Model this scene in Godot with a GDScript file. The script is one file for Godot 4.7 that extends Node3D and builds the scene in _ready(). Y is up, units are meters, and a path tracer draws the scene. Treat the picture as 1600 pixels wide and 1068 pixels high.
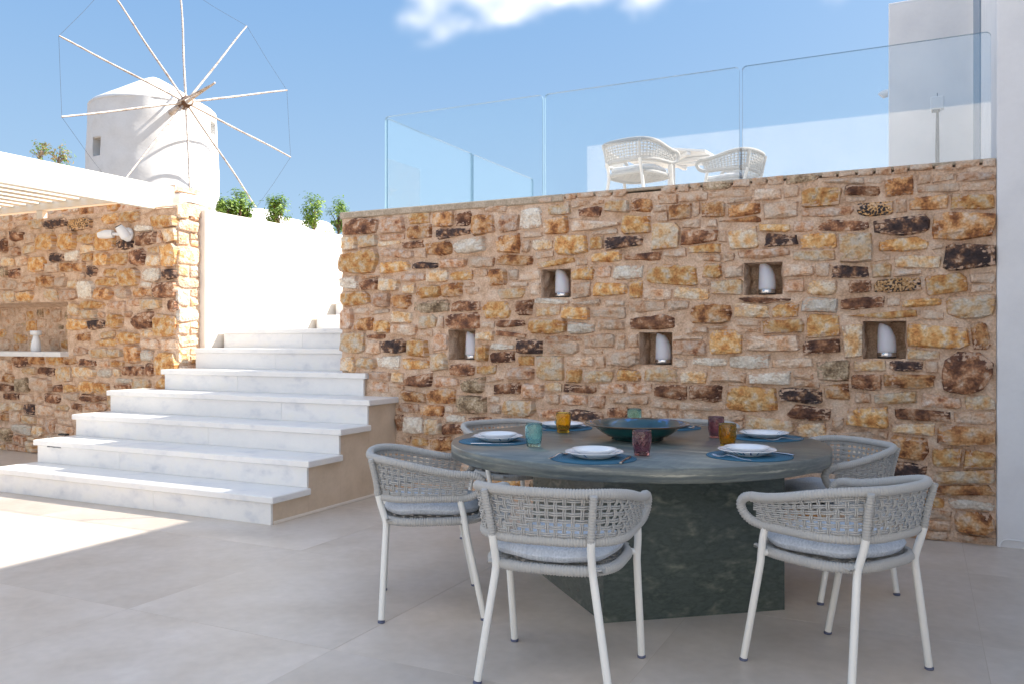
extends Node3D
# A terrace below a stone retaining wall: x runs along the wall to the right, y is up, z comes out of the wall towards the viewer.

const O := "ochre"
const R := "rust"
const B := "brown"
const D := "dark"
const C := "cream"
const P := "pink"
const W := "white"
const G := "grey"
const M := "mixed"
const K := "speckled"

var rng := RandomNumberGenerator.new()
var used := {}
var mat := {}
var stone_mats := {}
var stone_list := []
var stone_texture := {}


# ------------------------------------------------------------------ naming
func numbered(called: String) -> String:
	var n: int = used.get(called, 0)
	used[called] = n + 1
	return called if n == 0 else "%s_%03d" % [called, n]


func tag(o: Node3D, label: String, category: String, group := "") -> void:
	o.set_meta("label", label)
	o.set_meta("category", category)
	if group != "":
		o.set_meta("group", group)


func thing(called: String, label: String, category: String, at := Vector3.ZERO, turn := 0.0, group := "") -> Node3D:
	var o := Node3D.new()
	o.name = numbered(called)
	add_child(o)
	o.position = at
	o.rotation.y = turn
	tag(o, label, category, group)
	return o


func put(called: String, st: SurfaceTool, m: Material, parent: Node3D = null, normals := true) -> MeshInstance3D:
	if normals:
		st.generate_normals()
	var mi := MeshInstance3D.new()
	mi.mesh = st.commit()
	mi.material_override = m
	if parent == null:
		mi.name = numbered(called)
		add_child(mi)
	else:
		mi.name = called
		parent.add_child(mi, true)
	return mi


func structure(o: Node3D) -> Node3D:
	o.set_meta("kind", "structure")
	return o


func copy_of(o: Node3D, called: String, label: String, at: Vector3, turn := 0.0) -> Node3D:
	var c: Node3D = o.duplicate()
	c.name = numbered(called)
	add_child(c)
	c.position = at
	c.rotation = Vector3(0, turn, 0)
	c.set_meta("label", label)
	return c


# ------------------------------------------------------------------ shapes (all faces are given counter-clockwise as seen from outside)
func mb() -> SurfaceTool:
	var st := SurfaceTool.new()
	st.begin(Mesh.PRIMITIVE_TRIANGLES)
	return st


func tri(st: SurfaceTool, a: Vector3, b: Vector3, c: Vector3) -> void:
	st.add_vertex(a)
	st.add_vertex(c)
	st.add_vertex(b)


func quad(st: SurfaceTool, a: Vector3, b: Vector3, c: Vector3, d: Vector3) -> void:
	tri(st, a, b, c)
	tri(st, a, c, d)


func box(st: SurfaceTool, lo: Vector3, hi: Vector3, bev := 0.003, t := Transform3D()) -> void:
	st.set_smooth_group(-1)
	var c := (lo + hi) / 2.0
	var h := (hi - lo) / 2.0
	var b: float = min(bev, min(h.x, min(h.y, h.z)) * 0.9)
	for axis in 3:
		var u := (axis + 1) % 3
		var v := (axis + 2) % 3
		for s in [-1.0, 1.0]:
			var p := []
			for k in [[-1, -1], [1, -1], [1, 1], [-1, 1]]:
				var q := Vector3()
				q[axis] = s * h[axis]
				q[u] = k[0] * (h[u] - b)
				q[v] = k[1] * (h[v] - b)
				p.append(t * (c + q))
			if s > 0:
				quad(st, p[0], p[1], p[2], p[3])
			else:
				quad(st, p[3], p[2], p[1], p[0])
		# the four bevelled edges along this axis
		for su in [-1.0, 1.0]:
			for sv in [-1.0, 1.0]:
				var e := []
				for k in [[-1, 0], [1, 0], [1, 1], [-1, 1]]:
					var q := Vector3()
					q[axis] = k[0] * (h[axis] - b)
					q[u] = su * (h[u] - (b if k[1] == 1 else 0.0))
					q[v] = sv * (h[v] - (0.0 if k[1] == 1 else b))
					e.append(t * (c + q))
				if su * sv > 0:
					quad(st, e[3], e[2], e[1], e[0])
				else:
					quad(st, e[0], e[1], e[2], e[3])
	for sx in [-1.0, 1.0]:
		for sy in [-1.0, 1.0]:
			for sz in [-1.0, 1.0]:
				var p0: Vector3 = t * (c + Vector3(sx * h.x, sy * (h.y - b), sz * (h.z - b)))
				var p1: Vector3 = t * (c + Vector3(sx * (h.x - b), sy * h.y, sz * (h.z - b)))
				var p2: Vector3 = t * (c + Vector3(sx * (h.x - b), sy * (h.y - b), sz * h.z))
				if sx * sy * sz > 0:
					tri(st, p0, p1, p2)
				else:
					tri(st, p0, p2, p1)


func tube(st: SurfaceTool, pts: Array, radius, sides := 8, caps := true, flat := 1.0) -> void:
	# radius: one number, or an Array with one for each point; flat squashes the section along its second axis
	st.set_smooth_group(0)
	var n := pts.size()
	var up := Vector3.UP
	var rings := []
	var t0: Vector3 = (pts[1] - pts[0]).normalized()
	if absf(t0.dot(up)) > 0.9:
		up = Vector3(0.3, 0.1, 1).normalized()
	var nrm := t0.cross(up).normalized()
	for i in n:
		var a: Vector3 = pts[max(i - 1, 0)]
		var b: Vector3 = pts[min(i + 1, n - 1)]
		var t := (b - a).normalized()
		nrm = (nrm - t * nrm.dot(t)).normalized()
		var bin := t.cross(nrm)
		var r: float = radius[i] if radius is Array else radius
		var ring := []
		for k in sides:
			var ang := TAU * k / sides
			ring.append(pts[i] + nrm * cos(ang) * r + bin * sin(ang) * r * flat)
		rings.append(ring)
	for i in n - 1:
		for k in sides:
			var k2 := (k + 1) % sides
			quad(st, rings[i][k], rings[i][k2], rings[i + 1][k2], rings[i + 1][k])
	if caps:
		st.set_smooth_group(-1)
		for k in sides:
			var k2 := (k + 1) % sides
			tri(st, pts[0], rings[0][k2], rings[0][k])
			tri(st, pts[n - 1], rings[n - 1][k], rings[n - 1][k2])
		st.set_smooth_group(0)


func lathe(st: SurfaceTool, prof: Array, sides := 48, at := Vector3.ZERO, uv := 0, bumped = null) -> void:
	# prof: Vector2(radius, height) from the outside bottom upwards and over to the inside
	st.set_smooth_group(0)
	var n := prof.size()
	var wide := 0.0
	for q in prof:
		wide = maxf(wide, q.x)
	for i in n - 1:
		for k in sides:
			var p := []
			for q in [[i, k], [i, k + 1], [i + 1, k + 1], [i + 1, k]]:
				var ang: float = -TAU * q[1] / sides
				var r: float = prof[q[0]].x
				if bumped != null:
					r += bumped.call(q[0], q[1] % sides)
				p.append([at + Vector3(cos(ang) * r, prof[q[0]].y, sin(ang) * r), Vector2(float(q[1]) / sides, float(q[0]) / (n - 1))])
			for tr in [[0, 2, 1], [0, 3, 2]]:
				if (p[tr[0]][0] as Vector3).is_equal_approx(p[tr[1]][0]) or (p[tr[0]][0] as Vector3).is_equal_approx(p[tr[2]][0]) or (p[tr[1]][0] as Vector3).is_equal_approx(p[tr[2]][0]):
					continue
				for j in tr:
					if uv == 1:
						st.set_uv(p[j][1])
					elif uv == 2:
						st.set_uv(Vector2(0.5 + (p[j][0].x - at.x) / wide * 0.5, 0.5 + (p[j][0].z - at.z) / wide * 0.5))
					st.add_vertex(p[j][0])


func disc(st: SurfaceTool, c: Vector3, r: float, sides: int, up := 1.0) -> void:
	st.set_smooth_group(-1)
	for k in sides:
		var a := TAU * k / sides
		var b := TAU * (k + 1) / sides
		var p := c + Vector3(cos(a), 0, -sin(a)) * r
		var q := c + Vector3(cos(b), 0, -sin(b)) * r
		if up > 0:
			tri(st, c, p, q)
		else:
			tri(st, c, q, p)


# ------------------------------------------------------------------ textures
func noise(sd: int, freq: float, oct := 4, kind := FastNoiseLite.TYPE_SIMPLEX_SMOOTH, ridged := false) -> FastNoiseLite:
	var n := FastNoiseLite.new()
	n.seed = sd
	n.noise_type = kind
	n.frequency = freq
	n.fractal_type = FastNoiseLite.FRACTAL_RIDGED if ridged else FastNoiseLite.FRACTAL_FBM
	n.fractal_octaves = oct
	return n


func grain(sd: int, size: int, freq: float, oct := 4, ridged := false, kind := FastNoiseLite.TYPE_SIMPLEX_SMOOTH) -> PackedByteArray:
	var im := noise(sd, freq, oct, kind, ridged).get_seamless_image(size, size, false, false, 0.15, true)
	im.convert(Image.FORMAT_L8)
	return im.get_data()


func lut(stops: Array) -> Array:
	var g := Gradient.new()
	g.offsets = PackedFloat32Array()
	g.colors = PackedColorArray()
	var offs := PackedFloat32Array()
	var cols := PackedColorArray()
	for s in stops:
		offs.append(s[0])
		cols.append(Color8(s[1], s[2], s[3]))
	g.offsets = offs
	g.colors = cols
	var out := []
	for i in 256:
		out.append(g.sample(i / 255.0))
	return out


func ramped(size: int, base: PackedByteArray, fine: PackedByteArray, stops: Array, fine_share := 0.14, tone := 0.08) -> ImageTexture:
	var table := lut(stops)
	var data := PackedByteArray()
	data.resize(size * size * 3)
	for i in size * size:
		var v := clampi(int(base[i] + (fine[i] - 128) * fine_share), 0, 255)
		var c: Color = table[v]
		var k := 1.0 + (fine[i] - 128) / 128.0 * tone
		data[i * 3] = clampi(int(c.r8 * k), 0, 255)
		data[i * 3 + 1] = clampi(int(c.g8 * k), 0, 255)
		data[i * 3 + 2] = clampi(int(c.b8 * k), 0, 255)
	return ImageTexture.create_from_image(Image.create_from_data(size, size, false, Image.FORMAT_RGB8, data))


func grey_texture(size: int, data: PackedByteArray) -> ImageTexture:
	return ImageTexture.create_from_image(Image.create_from_data(size, size, false, Image.FORMAT_L8, data))


func mixed_bytes(a: PackedByteArray, b: PackedByteArray, share: float) -> PackedByteArray:
	var o := PackedByteArray()
	o.resize(a.size())
	for i in a.size():
		o[i] = clampi(int(a[i] * (1.0 - share) + b[i] * share), 0, 255)
	return o


func contrast(a: PackedByteArray, k: float, shift := 0.0) -> PackedByteArray:
	var o := PackedByteArray()
	o.resize(a.size())
	for i in a.size():
		o[i] = clampi(int((a[i] - 128) * k + 128 + shift), 0, 255)
	return o


func plain(r: int, g: int, b: int, rough := 0.7) -> StandardMaterial3D:
	var m := StandardMaterial3D.new()
	m.albedo_color = Color8(r, g, b)
	m.roughness = rough
	return m


func triplanar(tex: Texture2D, bump: Texture2D, scale: Vector3, relief: float, rough: float, world := true) -> StandardMaterial3D:
	var m := StandardMaterial3D.new()
	m.albedo_texture = tex
	m.roughness = rough
	m.uv1_triplanar = true
	m.uv1_world_triplanar = world
	m.uv1_scale = scale
	if bump != null and relief > 0:
		m.heightmap_enabled = true
		m.heightmap_texture = bump
		m.heightmap_scale = relief
	return m


func smear_texture(sd: int) -> ImageTexture:
	# mortar smeared over the rim of a stone: the colour of the mortar, opaque at the rim and gone towards the middle
	var s := 256
	var n1 := noise(sd, 0.018, 4)
	var n2 := noise(sd + 5, 0.09, 3)
	var im := Image.create(s, s, false, Image.FORMAT_RGBA8)
	for y in s:
		for x in s:
			var u := absf(x / 127.5 - 1.0)
			var v := absf(y / 127.5 - 1.0)
			var r := pow(pow(u, 3.2) + pow(v, 3.2), 1 / 3.2)
			var a := smoothstep(0.93, 1.10, r + n1.get_noise_2d(x, y) * 0.62 + n2.get_noise_2d(x, y) * 0.07)
			var k := 1.0 + n2.get_noise_2d(x * 2.0, y * 2.0) * 0.12
			im.set_pixel(x, y, Color(0.80 * k, 0.675 * k, 0.575 * k, a * 0.93))
	return ImageTexture.create_from_image(im)


func make_materials() -> void:
	var s := 512
	var broad := grain(11, s, 0.009, 5)
	var broad2 := grain(23, s, 0.013, 5)
	var fine := grain(31, s, 0.06, 4)
	var veins := grain(47, s, 0.012, 5, true)
	var rough := grain(53, s, 0.03, 5)
	var patch := contrast(mixed_bytes(mixed_bytes(broad, veins, 0.15), fine, 0.08), 1.35)
	var patch2 := contrast(mixed_bytes(mixed_bytes(broad2, veins, 0.12), fine, 0.08), 1.3)
	var relief := grey_texture(s, mixed_bytes(rough, veins, 0.45))
	var sand := grey_texture(s, mixed_bytes(fine, rough, 0.5))
	var t := {
		R: ramped(s, patch, fine, [[0.0, 104, 66, 46], [0.28, 160, 106, 66], [0.46, 204, 146, 92], [0.62, 218, 170, 120], [0.78, 222, 188, 154], [1.0, 224, 202, 182]]),
		O: ramped(s, patch2, fine, [[0.0, 180, 116, 64], [0.28, 210, 150, 88], [0.5, 226, 176, 114], [0.68, 230, 194, 146], [0.85, 228, 204, 176], [1.0, 226, 210, 192]]),
		B: ramped(s, patch, fine, [[0.0, 76, 50, 42], [0.35, 116, 78, 58], [0.55, 156, 108, 76], [0.7, 186, 138, 102], [0.88, 210, 178, 152], [1.0, 216, 192, 172]]),
		D: ramped(s, patch2, fine, [[0.0, 56, 46, 47], [0.4, 76, 60, 57], [0.6, 108, 80, 66], [0.75, 164, 122, 90], [0.9, 208, 178, 152], [1.0, 212, 192, 172]]),
		C: ramped(s, patch2, fine, [[0.0, 210, 152, 94], [0.25, 224, 178, 126], [0.45, 230, 198, 158], [0.65, 228, 208, 182], [1.0, 232, 220, 202]]),
		P: ramped(s, patch, fine, [[0.0, 188, 130, 92], [0.18, 210, 162, 124], [0.36, 220, 186, 156], [0.6, 224, 198, 174], [1.0, 230, 214, 196]]),
		W: ramped(s, patch2, fine, [[0.0, 206, 186, 164], [0.3, 226, 212, 194], [0.6, 234, 224, 208], [1.0, 238, 231, 220]]),
		G: ramped(s, patch, fine, [[0.0, 104, 84, 64], [0.35, 150, 126, 98], [0.6, 186, 164, 134], [0.85, 212, 190, 162], [1.0, 220, 202, 180]], 0.4),
		M: ramped(s, mixed_bytes(broad2, veins, 0.3), fine, [[0.0, 118, 76, 58], [0.22, 166, 112, 80], [0.38, 208, 158, 120], [0.58, 220, 188, 164], [0.8, 222, 202, 186], [1.0, 224, 210, 196]]),
		K: ramped(s, mixed_bytes(broad, fine, 0.5), fine, [[0.0, 46, 42, 46], [0.38, 70, 62, 60], [0.48, 190, 140, 84], [0.7, 218, 178, 130], [1.0, 222, 200, 176]], 0.5),
	}
	var smears := [smear_texture(3), smear_texture(17), smear_texture(29)]
	for k in t:
		stone_mats[k] = []
		for v in 3:
			var m := StandardMaterial3D.new()
			m.albedo_texture = t[k]
			var tint: Array = [1.0, 0.94, 0.88]
			m.albedo_color = Color(tint[v], tint[v], tint[v])
			m.roughness = 0.85
			m.heightmap_enabled = true
			m.heightmap_texture = relief
			m.heightmap_scale = 2.0
			m.detail_enabled = true
			m.detail_albedo = smears[v]
			m.detail_uv_layer = BaseMaterial3D.DETAIL_UV_2
			stone_mats[k].append(m)
	var mortar_tex := ramped(s, patch, fine, [[0.0, 184, 152, 126], [0.35, 208, 177, 150], [0.6, 217, 189, 164], [1.0, 228, 207, 187]], 0.3, 0.08)
	mat.mortar = triplanar(mortar_tex, sand, Vector3(1.7, 1.7, 1.7), 1.0, 0.95)
	var cement_tex := ramped(s, patch2, fine, [[0.0, 158, 142, 122], [0.5, 178, 162, 142], [1.0, 196, 180, 160]], 0.5)
	mat.cement = triplanar(cement_tex, sand, Vector3(1.5, 1.5, 1.5), 0.4, 0.95)
	# floor tiles: pale grey porcelain with soft clouds
	var cloud := grain(67, s, 0.008, 5)
	var clean := [[0.0, 194, 181, 167], [0.3, 203, 190, 176], [0.55, 208, 196, 183], [0.75, 212, 200, 188], [1.0, 221, 211, 200]]
	for v in 3:
		var m := triplanar(ramped(s, mixed_bytes(cloud, rough, 0.12 + 0.06 * v), fine, clean, 0.12, 0.02), sand, Vector3(0.42, 0.42, 0.42), 0.05, 0.42)
		m.uv1_offset = Vector3(0.37 * v, 0.0, 0.61 * v)
		var k: float = [1.0, 0.978, 0.96][v]
		m.albedo_color = Color(k, k, k)
		mat["tile%d" % v] = m
	mat.grout = plain(194, 181, 166, 0.95)
	mat.earth = triplanar(ramped(s, patch, fine, [[0.0, 110, 88, 60], [0.5, 140, 116, 84], [1.0, 164, 142, 106]]), sand, Vector3(0.3, 0.3, 0.3), 2.0, 1.0)
	# white marble: faint grey drifts
	var marble := mixed_bytes(broad, veins, 0.35)
	mat.marble = triplanar(ramped(s, marble, fine, [[0.0, 176, 180, 188], [0.18, 212, 213, 216], [0.4, 230, 229, 227], [1.0, 238, 236, 232]], 0.02, 0.006), sand, Vector3(0.55, 0.9, 0.55), 0.02, 0.38)
	mat.marble2 = triplanar(ramped(s, mixed_bytes(broad2, veins, 0.3), fine, [[0.0, 190, 194, 200], [0.25, 220, 220, 221], [0.5, 232, 231, 229], [1.0, 236, 233, 226]], 0.02, 0.006), sand, Vector3(0.5, 0.8, 0.5), 0.02, 0.38)
	mat.stair_plaster = triplanar(ramped(s, cloud, fine, [[0.0, 202, 182, 159], [0.5, 212, 192, 169], [1.0, 219, 200, 178]], 0.05, 0.015), sand, Vector3(0.8, 0.8, 0.8), 0.08, 0.9)
	mat.plaster = triplanar(ramped(s, cloud, fine, [[0.0, 226, 216, 203], [0.5, 232, 223, 211], [1.0, 236, 228, 217]], 0.04, 0.008), sand, Vector3(0.7, 0.7, 0.7), 0.1, 0.9)
	mat.whitewash = triplanar(ramped(s, mixed_bytes(cloud, rough, 0.15), fine, [[0.0, 222, 222, 220], [0.5, 234, 234, 233], [1.0, 240, 240, 239]], 0.04, 0.012), sand, Vector3(0.25, 0.25, 0.25), 0.5, 0.9)
	mat.house = triplanar(ramped(s, cloud, fine, [[0.0, 228, 227, 228], [0.5, 235, 234, 234], [1.0, 239, 238, 238]], 0.02, 0.004), sand, Vector3(0.6, 0.6, 0.6), 0.08, 0.85)
	mat.pergola = plain(236, 230, 216, 0.5)
	# the green-grey stone of the table
	var streak := PackedByteArray()
	streak.resize(s * s)
	var warp := noise(71, 0.008, 4)
	var lines := noise(73, 0.011, 5)
	for y in s:
		for x in s:
			# blended at the seam so that it repeats
			var w := warp.get_noise_2d(x, y) * 60.0
			var a := lines.get_noise_2d(x * 0.35, y * 1.6 + w)
			var w2 := warp.get_noise_2d(x - s, y) * 60.0
			var b := lines.get_noise_2d((x - s) * 0.35, y * 1.6 + w2)
			var f := x / float(s)
			var v1 := lerpf(a, b, f)
			streak[y * s + x] = clampi(int(128 + v1 * 190), 0, 255)
	for y in 64:
		for x in s:
			var f := y / 64.0
			streak[y * s + x] = int(lerpf(streak[(s - 1) * s + x], streak[y * s + x], f))
	var green := [[0.0, 66, 73, 72], [0.3, 88, 95, 94], [0.48, 100, 106, 104], [0.62, 108, 114, 110], [0.70, 132, 134, 124], [0.78, 110, 115, 110], [0.9, 176, 173, 156], [1.0, 196, 192, 176]]
	mat.table_stone = triplanar(ramped(s, streak, fine, green, 0.12, 0.05), sand, Vector3(1.0, 5.0, 1.25), 0.03, 0.28)
	var green2 := [[0.0, 52, 60, 58], [0.3, 68, 77, 73], [0.48, 82, 91, 86], [0.56, 64, 73, 69], [0.7, 92, 100, 92], [0.82, 122, 126, 112], [1.0, 158, 157, 140]]
	mat.base_stone = triplanar(ramped(s, mixed_bytes(veins, broad, 0.6), fine, green2, 0.12, 0.05), sand, Vector3(1.1, 1.7, 1.1), 0.03, 0.25)
	mat.rope = plain(176, 174, 170, 0.75)
	mat.rope.rim_enabled = true
	mat.rope.rim = 0.25
	mat.legs = plain(232, 230, 224, 0.4)
	mat.foot = plain(92, 98, 122, 0.5)
	var weave_bytes := PackedByteArray()
	var ws := 128
	weave_bytes.resize(ws * ws)
	for y in ws:
		for x in ws:
			weave_bytes[y * ws + x] = clampi(int(128 + 60 * sin(x * TAU / 4.0) * cos(y * TAU / 4.0) + 20 * sin(x * TAU / 64.0 + sin(y * TAU / 32.0))), 0, 255)
	var weave_map := grey_texture(ws, weave_bytes)
	mat.cushion = triplanar(ramped(s, mixed_bytes(fine, broad, 0.5), fine, [[0.0, 176, 184, 194], [0.5, 196, 202, 210], [1.0, 212, 216, 221]], 0.5), weave_map, Vector3(3.0, 3.0, 3.0), 0.25, 0.95, false)
	mat.cushion.rim_enabled = true
	mat.cushion.rim = 0.3
	# mats, plates, cutlery, glass
	var ring_bytes := PackedByteArray()
	ring_bytes.resize(256 * 256)
	for y in 256:
		for x in 256:
			var r := Vector2(x - 127.5, y - 127.5).length()
			var ang := atan2(y - 127.5, x - 127.5)
			ring_bytes[y * 256 + x] = clampi(int(150 + 70 * sin(r * TAU / 6.4) + 30 * sin(ang * 150.0)), 0, 255)
	var ring_map := grey_texture(256, ring_bytes)
	mat.placemat = plain(54, 118, 146, 0.7)
	mat.placemat.albedo_texture = ramped(256, ring_bytes, ring_bytes, [[0.0, 150, 150, 160], [1.0, 255, 255, 255]], 0.0)
	mat.placemat.heightmap_enabled = true
	mat.placemat.heightmap_texture = ring_map
	mat.placemat.heightmap_scale = 0.15
	mat.steel = plain(200, 200, 202, 0.22)
	mat.steel.metallic = 1.0
	mat.china = plain(236, 238, 240, 0.12)
	for v in 3:
		var im := Image.create(256, 256, false, Image.FORMAT_RGB8)
		im.fill(Color8(236, 238, 240))
		var r2 := RandomNumberGenerator.new()
		r2.seed = 40 + v
		var inks := [Color8(40, 96, 150), Color8(58, 150, 176), Color8(52, 58, 120), Color8(150, 186, 214)]
		for k in 9:
			var ang: float = r2.randf_range(0, TAU) if k > 4 else 0.9 + 0.16 * k
			var ink: Color = inks[k % 4]
			var slant := r2.randf_range(-0.5, 0.5) + 0.6
			for j in 70:
				var d := lerpf(0.76, 0.97, j / 69.0)
				for w in 5:
					var aa := ang + slant * (d - 0.86) * 0.7 + (w - 2) * 0.009
					im.set_pixel(clampi(int(128 + cos(aa) * d * 127), 0, 255), clampi(int(128 + sin(aa) * d * 127), 0, 255), ink)
		var m := plain(255, 255, 255, 0.12)
		m.albedo_texture = ImageTexture.create_from_image(im)
		mat["plate%d" % v] = m
	for q in [["aqua", 206, 250, 250], ["amber", 240, 196, 70], ["plum", 206, 158, 168], ["sea", 200, 238, 228]]:
		var m := plain(q[1], q[2], q[3], 0.08)
		m.refraction_enabled = true
		m.refraction_scale = 0.05
		m.albedo_color.a = 0.05
		m.transparency = BaseMaterial3D.TRANSPARENCY_ALPHA
		mat[q[0]] = m
	var gl := Image.create(256, 128, false, Image.FORMAT_RGB8)
	var gn := noise(81, 0.03, 4)
	for y in 128:
		for x in 256:
			var n := gn.get_noise_2d(cos(x * TAU / 256.0) * 60.0, sin(x * TAU / 256.0) * 60.0 + y * 1.3)
			var c := Color8(16, 54, 54)
			var v := y / 127.0
			if v < 0.42:
				c = Color8(12, 36, 36).lerp(Color8(20, 96, 98), smoothstep(0.1, 0.36, v + n * 0.12))
			elif v < 0.58:
				c = Color8(24, 72, 84).lerp(Color8(104, 86, 68), smoothstep(0.42, 0.5, v + n * 0.05))
			else:
				c = Color8(24, 62, 66).lerp(Color8(30, 112, 178), smoothstep(0.18, 0.42, n + 0.22 - absf(v - 0.66) * 2.4))
				c = c.lerp(Color8(16, 38, 40), smoothstep(0.76, 0.95, v + n * 0.15))
			gl.set_pixel(x, y, c)
	mat.glaze = plain(255, 255, 255, 0.12)
	mat.glaze.albedo_texture = ImageTexture.create_from_image(gl)
	mat.glaze.clearcoat_enabled = true
	mat.glaze.clearcoat = 0.6
	mat.frosted = plain(208, 208, 214, 0.45)
	mat.frosted.subsurf_scatter_enabled = true
	mat.frosted.subsurf_scatter_strength = 0.3
	mat.black = plain(26, 26, 28, 0.5)
	mat.pane = plain(150, 205, 225, 0.02)
	mat.pane.transparency = BaseMaterial3D.TRANSPARENCY_ALPHA
	mat.pane.albedo_color.a = 0.022
	mat.glass_edge = plain(138, 170, 186, 0.15)
	mat.glass_edge_dark = plain(60, 110, 130, 0.1)
	mat.white_paint = plain(232, 232, 232, 0.45)
	mat.grey_panel = plain(142, 156, 172, 0.5)
	mat.pole_grey = plain(88, 94, 102, 0.5)
	mat.dark_window = plain(40, 48, 58, 0.2)
	mat.timber = triplanar(ramped(s, contrast(streak, 1.3), fine, [[0.0, 120, 104, 94], [0.25, 186, 172, 162], [0.5, 216, 206, 198], [1.0, 232, 226, 220]], 0.5), sand, Vector3(1.0, 1.0, 1.0), 0.4, 0.9)
	mat.old_iron = plain(112, 84, 66, 0.8)
	mat.cord = plain(78, 84, 92, 0.8)
	mat.terracotta = plain(150, 100, 72, 0.9)
	mat.bark = plain(112, 90, 70, 0.9)
	for q in [["leaf_green", 132, 156, 66], ["leaf_dark", 92, 118, 56], ["leaf_dry", 128, 108, 70], ["leaf_red", 132, 84, 56]]:
		var m := plain(q[1], q[2], q[3], 0.55)
		m.backlight_enabled = true
		m.backlight = Color8(int(q[1] * 0.8), int(q[2] * 0.9), int(q[3] * 0.5))
		mat[q[0]] = m


# ------------------------------------------------------------------ sky: air and scattered cumulus
func make_sky() -> Texture2D:
	var w := 1024
	var h := 512
	var data := PackedFloat32Array()
	data.resize(w * h * 3)
	var n1 := noise(5, 1.15, 6)
	var sun := Vector3(0.85, 1.0, -0.65).normalized()
	var zen := Vector3(0.056, 0.150, 0.325)
	var hor := Vector3(0.25, 0.335, 0.40)
	for y in h:
		var el := PI / 2 - (y + 0.5) / h * PI
		var up := sin(el)
		for x in w:
			var az := wrapf((x + 0.5) / w * TAU, -PI, PI)
			var dir := Vector3(sin(az) * cos(el), up, -cos(az) * cos(el))
			var t := pow(1.0 - clampf(up, 0.0, 1.0), 2.6)
			var c := zen.lerp(hor, t)
			var cs := dir.dot(sun)
			c += Vector3(0.50, 0.50, 0.48) * pow(maxf(cs, 0.0), 4.0) * 0.45
			c += Vector3(0.9, 0.88, 0.82) * pow(maxf(cs, 0.0), 60.0) * 0.8
			if up > 0.0:
				# clouds on a flat sheet overhead, out of view, brightening the shaded terrace
				var q := Vector2(dir.x, dir.z) / (up + 0.12)
				var d := n1.get_noise_2d(q.x * 1.0 + 3.1, q.y * 1.0 - 1.7)
				var cover := d + 0.02
				# the bank over the wall and the small one to its right
				var a1 := Vector2((az + 0.44) / 0.29, (el - 0.475) / 0.13).length()
				var edge := n1.get_noise_3d(dir.x * 5.0, dir.y * 9.0, dir.z * 5.0) * 0.75 + n1.get_noise_3d(dir.x * 14.0, dir.y * 18.0, dir.z * 14.0) * 0.25
				cover = maxf(cover * smoothstep(0.42, 0.6, el), (1.0 - a1) * 0.95 + edge * 0.6)
				var a2 := Vector2((az + 0.105) / 0.065, (el - 0.445) / 0.1).length()
				cover = maxf(cover, (1.0 - a2) * 0.8 + edge * 0.5)
				var k := smoothstep(0.0, 0.30, cover)
				var lit := 0.62 + 0.25 * smoothstep(0.1, 0.6, cover)
				c = c.lerp(Vector3(lit, lit, lit * 1.02), k * 0.92)
			else:
				c = Vector3(0.30, 0.29, 0.27)
			var i := (y * w + x) * 3
			data[i] = c.x
			data[i + 1] = c.y
			data[i + 2] = c.z
	return ImageTexture.create_from_image(Image.create_from_data(w, h, false, Image.FORMAT_RGBF, data.to_byte_array()))


# ------------------------------------------------------------------ rubble masonry
func _st(kind: String, x: float, y: float, w: float, h: float) -> void:
	stone_list.append([kind, Vector2(x, y), Vector2(w / 2, h / 2)])


func fill_stones(area: Rect2, holes: Array, sizes: Array, tries: int) -> void:
	var kinds := [P, P, P, C, C, O, O, M, M, R, B, W, G, P]
	for s in sizes:
		for i in tries:
			var half := Vector2(s.x * rng.randf_range(0.75, 1.3), s.y * rng.randf_range(0.8, 1.25)) / 2.0
			var c := Vector2(rng.randf_range(area.position.x + half.x, area.end.x - half.x), rng.randf_range(area.position.y + half.y, area.end.y - half.y))
			var free := true
			for o in stone_list:
				if absf(o[1].x - c.x) < o[2].x + half.x + 0.004 and absf(o[1].y - c.y) < o[2].y + half.y + 0.004:
					free = false
					break
			if free:
				for r in holes:
					if absf(r.get_center().x - c.x) < r.size.x / 2 + half.x and absf(r.get_center().y - c.y) < r.size.y / 2 + half.y:
						free = false
						break
			if free:
				stone_list.append([kinds[rng.randi() % kinds.size()], c, half])


func cut(poly: Array, p: Vector2, n: Vector2) -> Array:
	# keeps the side of the line through p that n points away from
	var out := []
	for i in poly.size():
		var a: Vector2 = poly[i]
		var b: Vector2 = poly[(i + 1) % poly.size()]
		var da := (a - p).dot(n)
		var db := (b - p).dot(n)
		if da <= 0:
			out.append(a)
		if (da < 0 and db > 0) or (da > 0 and db < 0):
			out.append(a.lerp(b, da / (da - db)))
	return out


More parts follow.
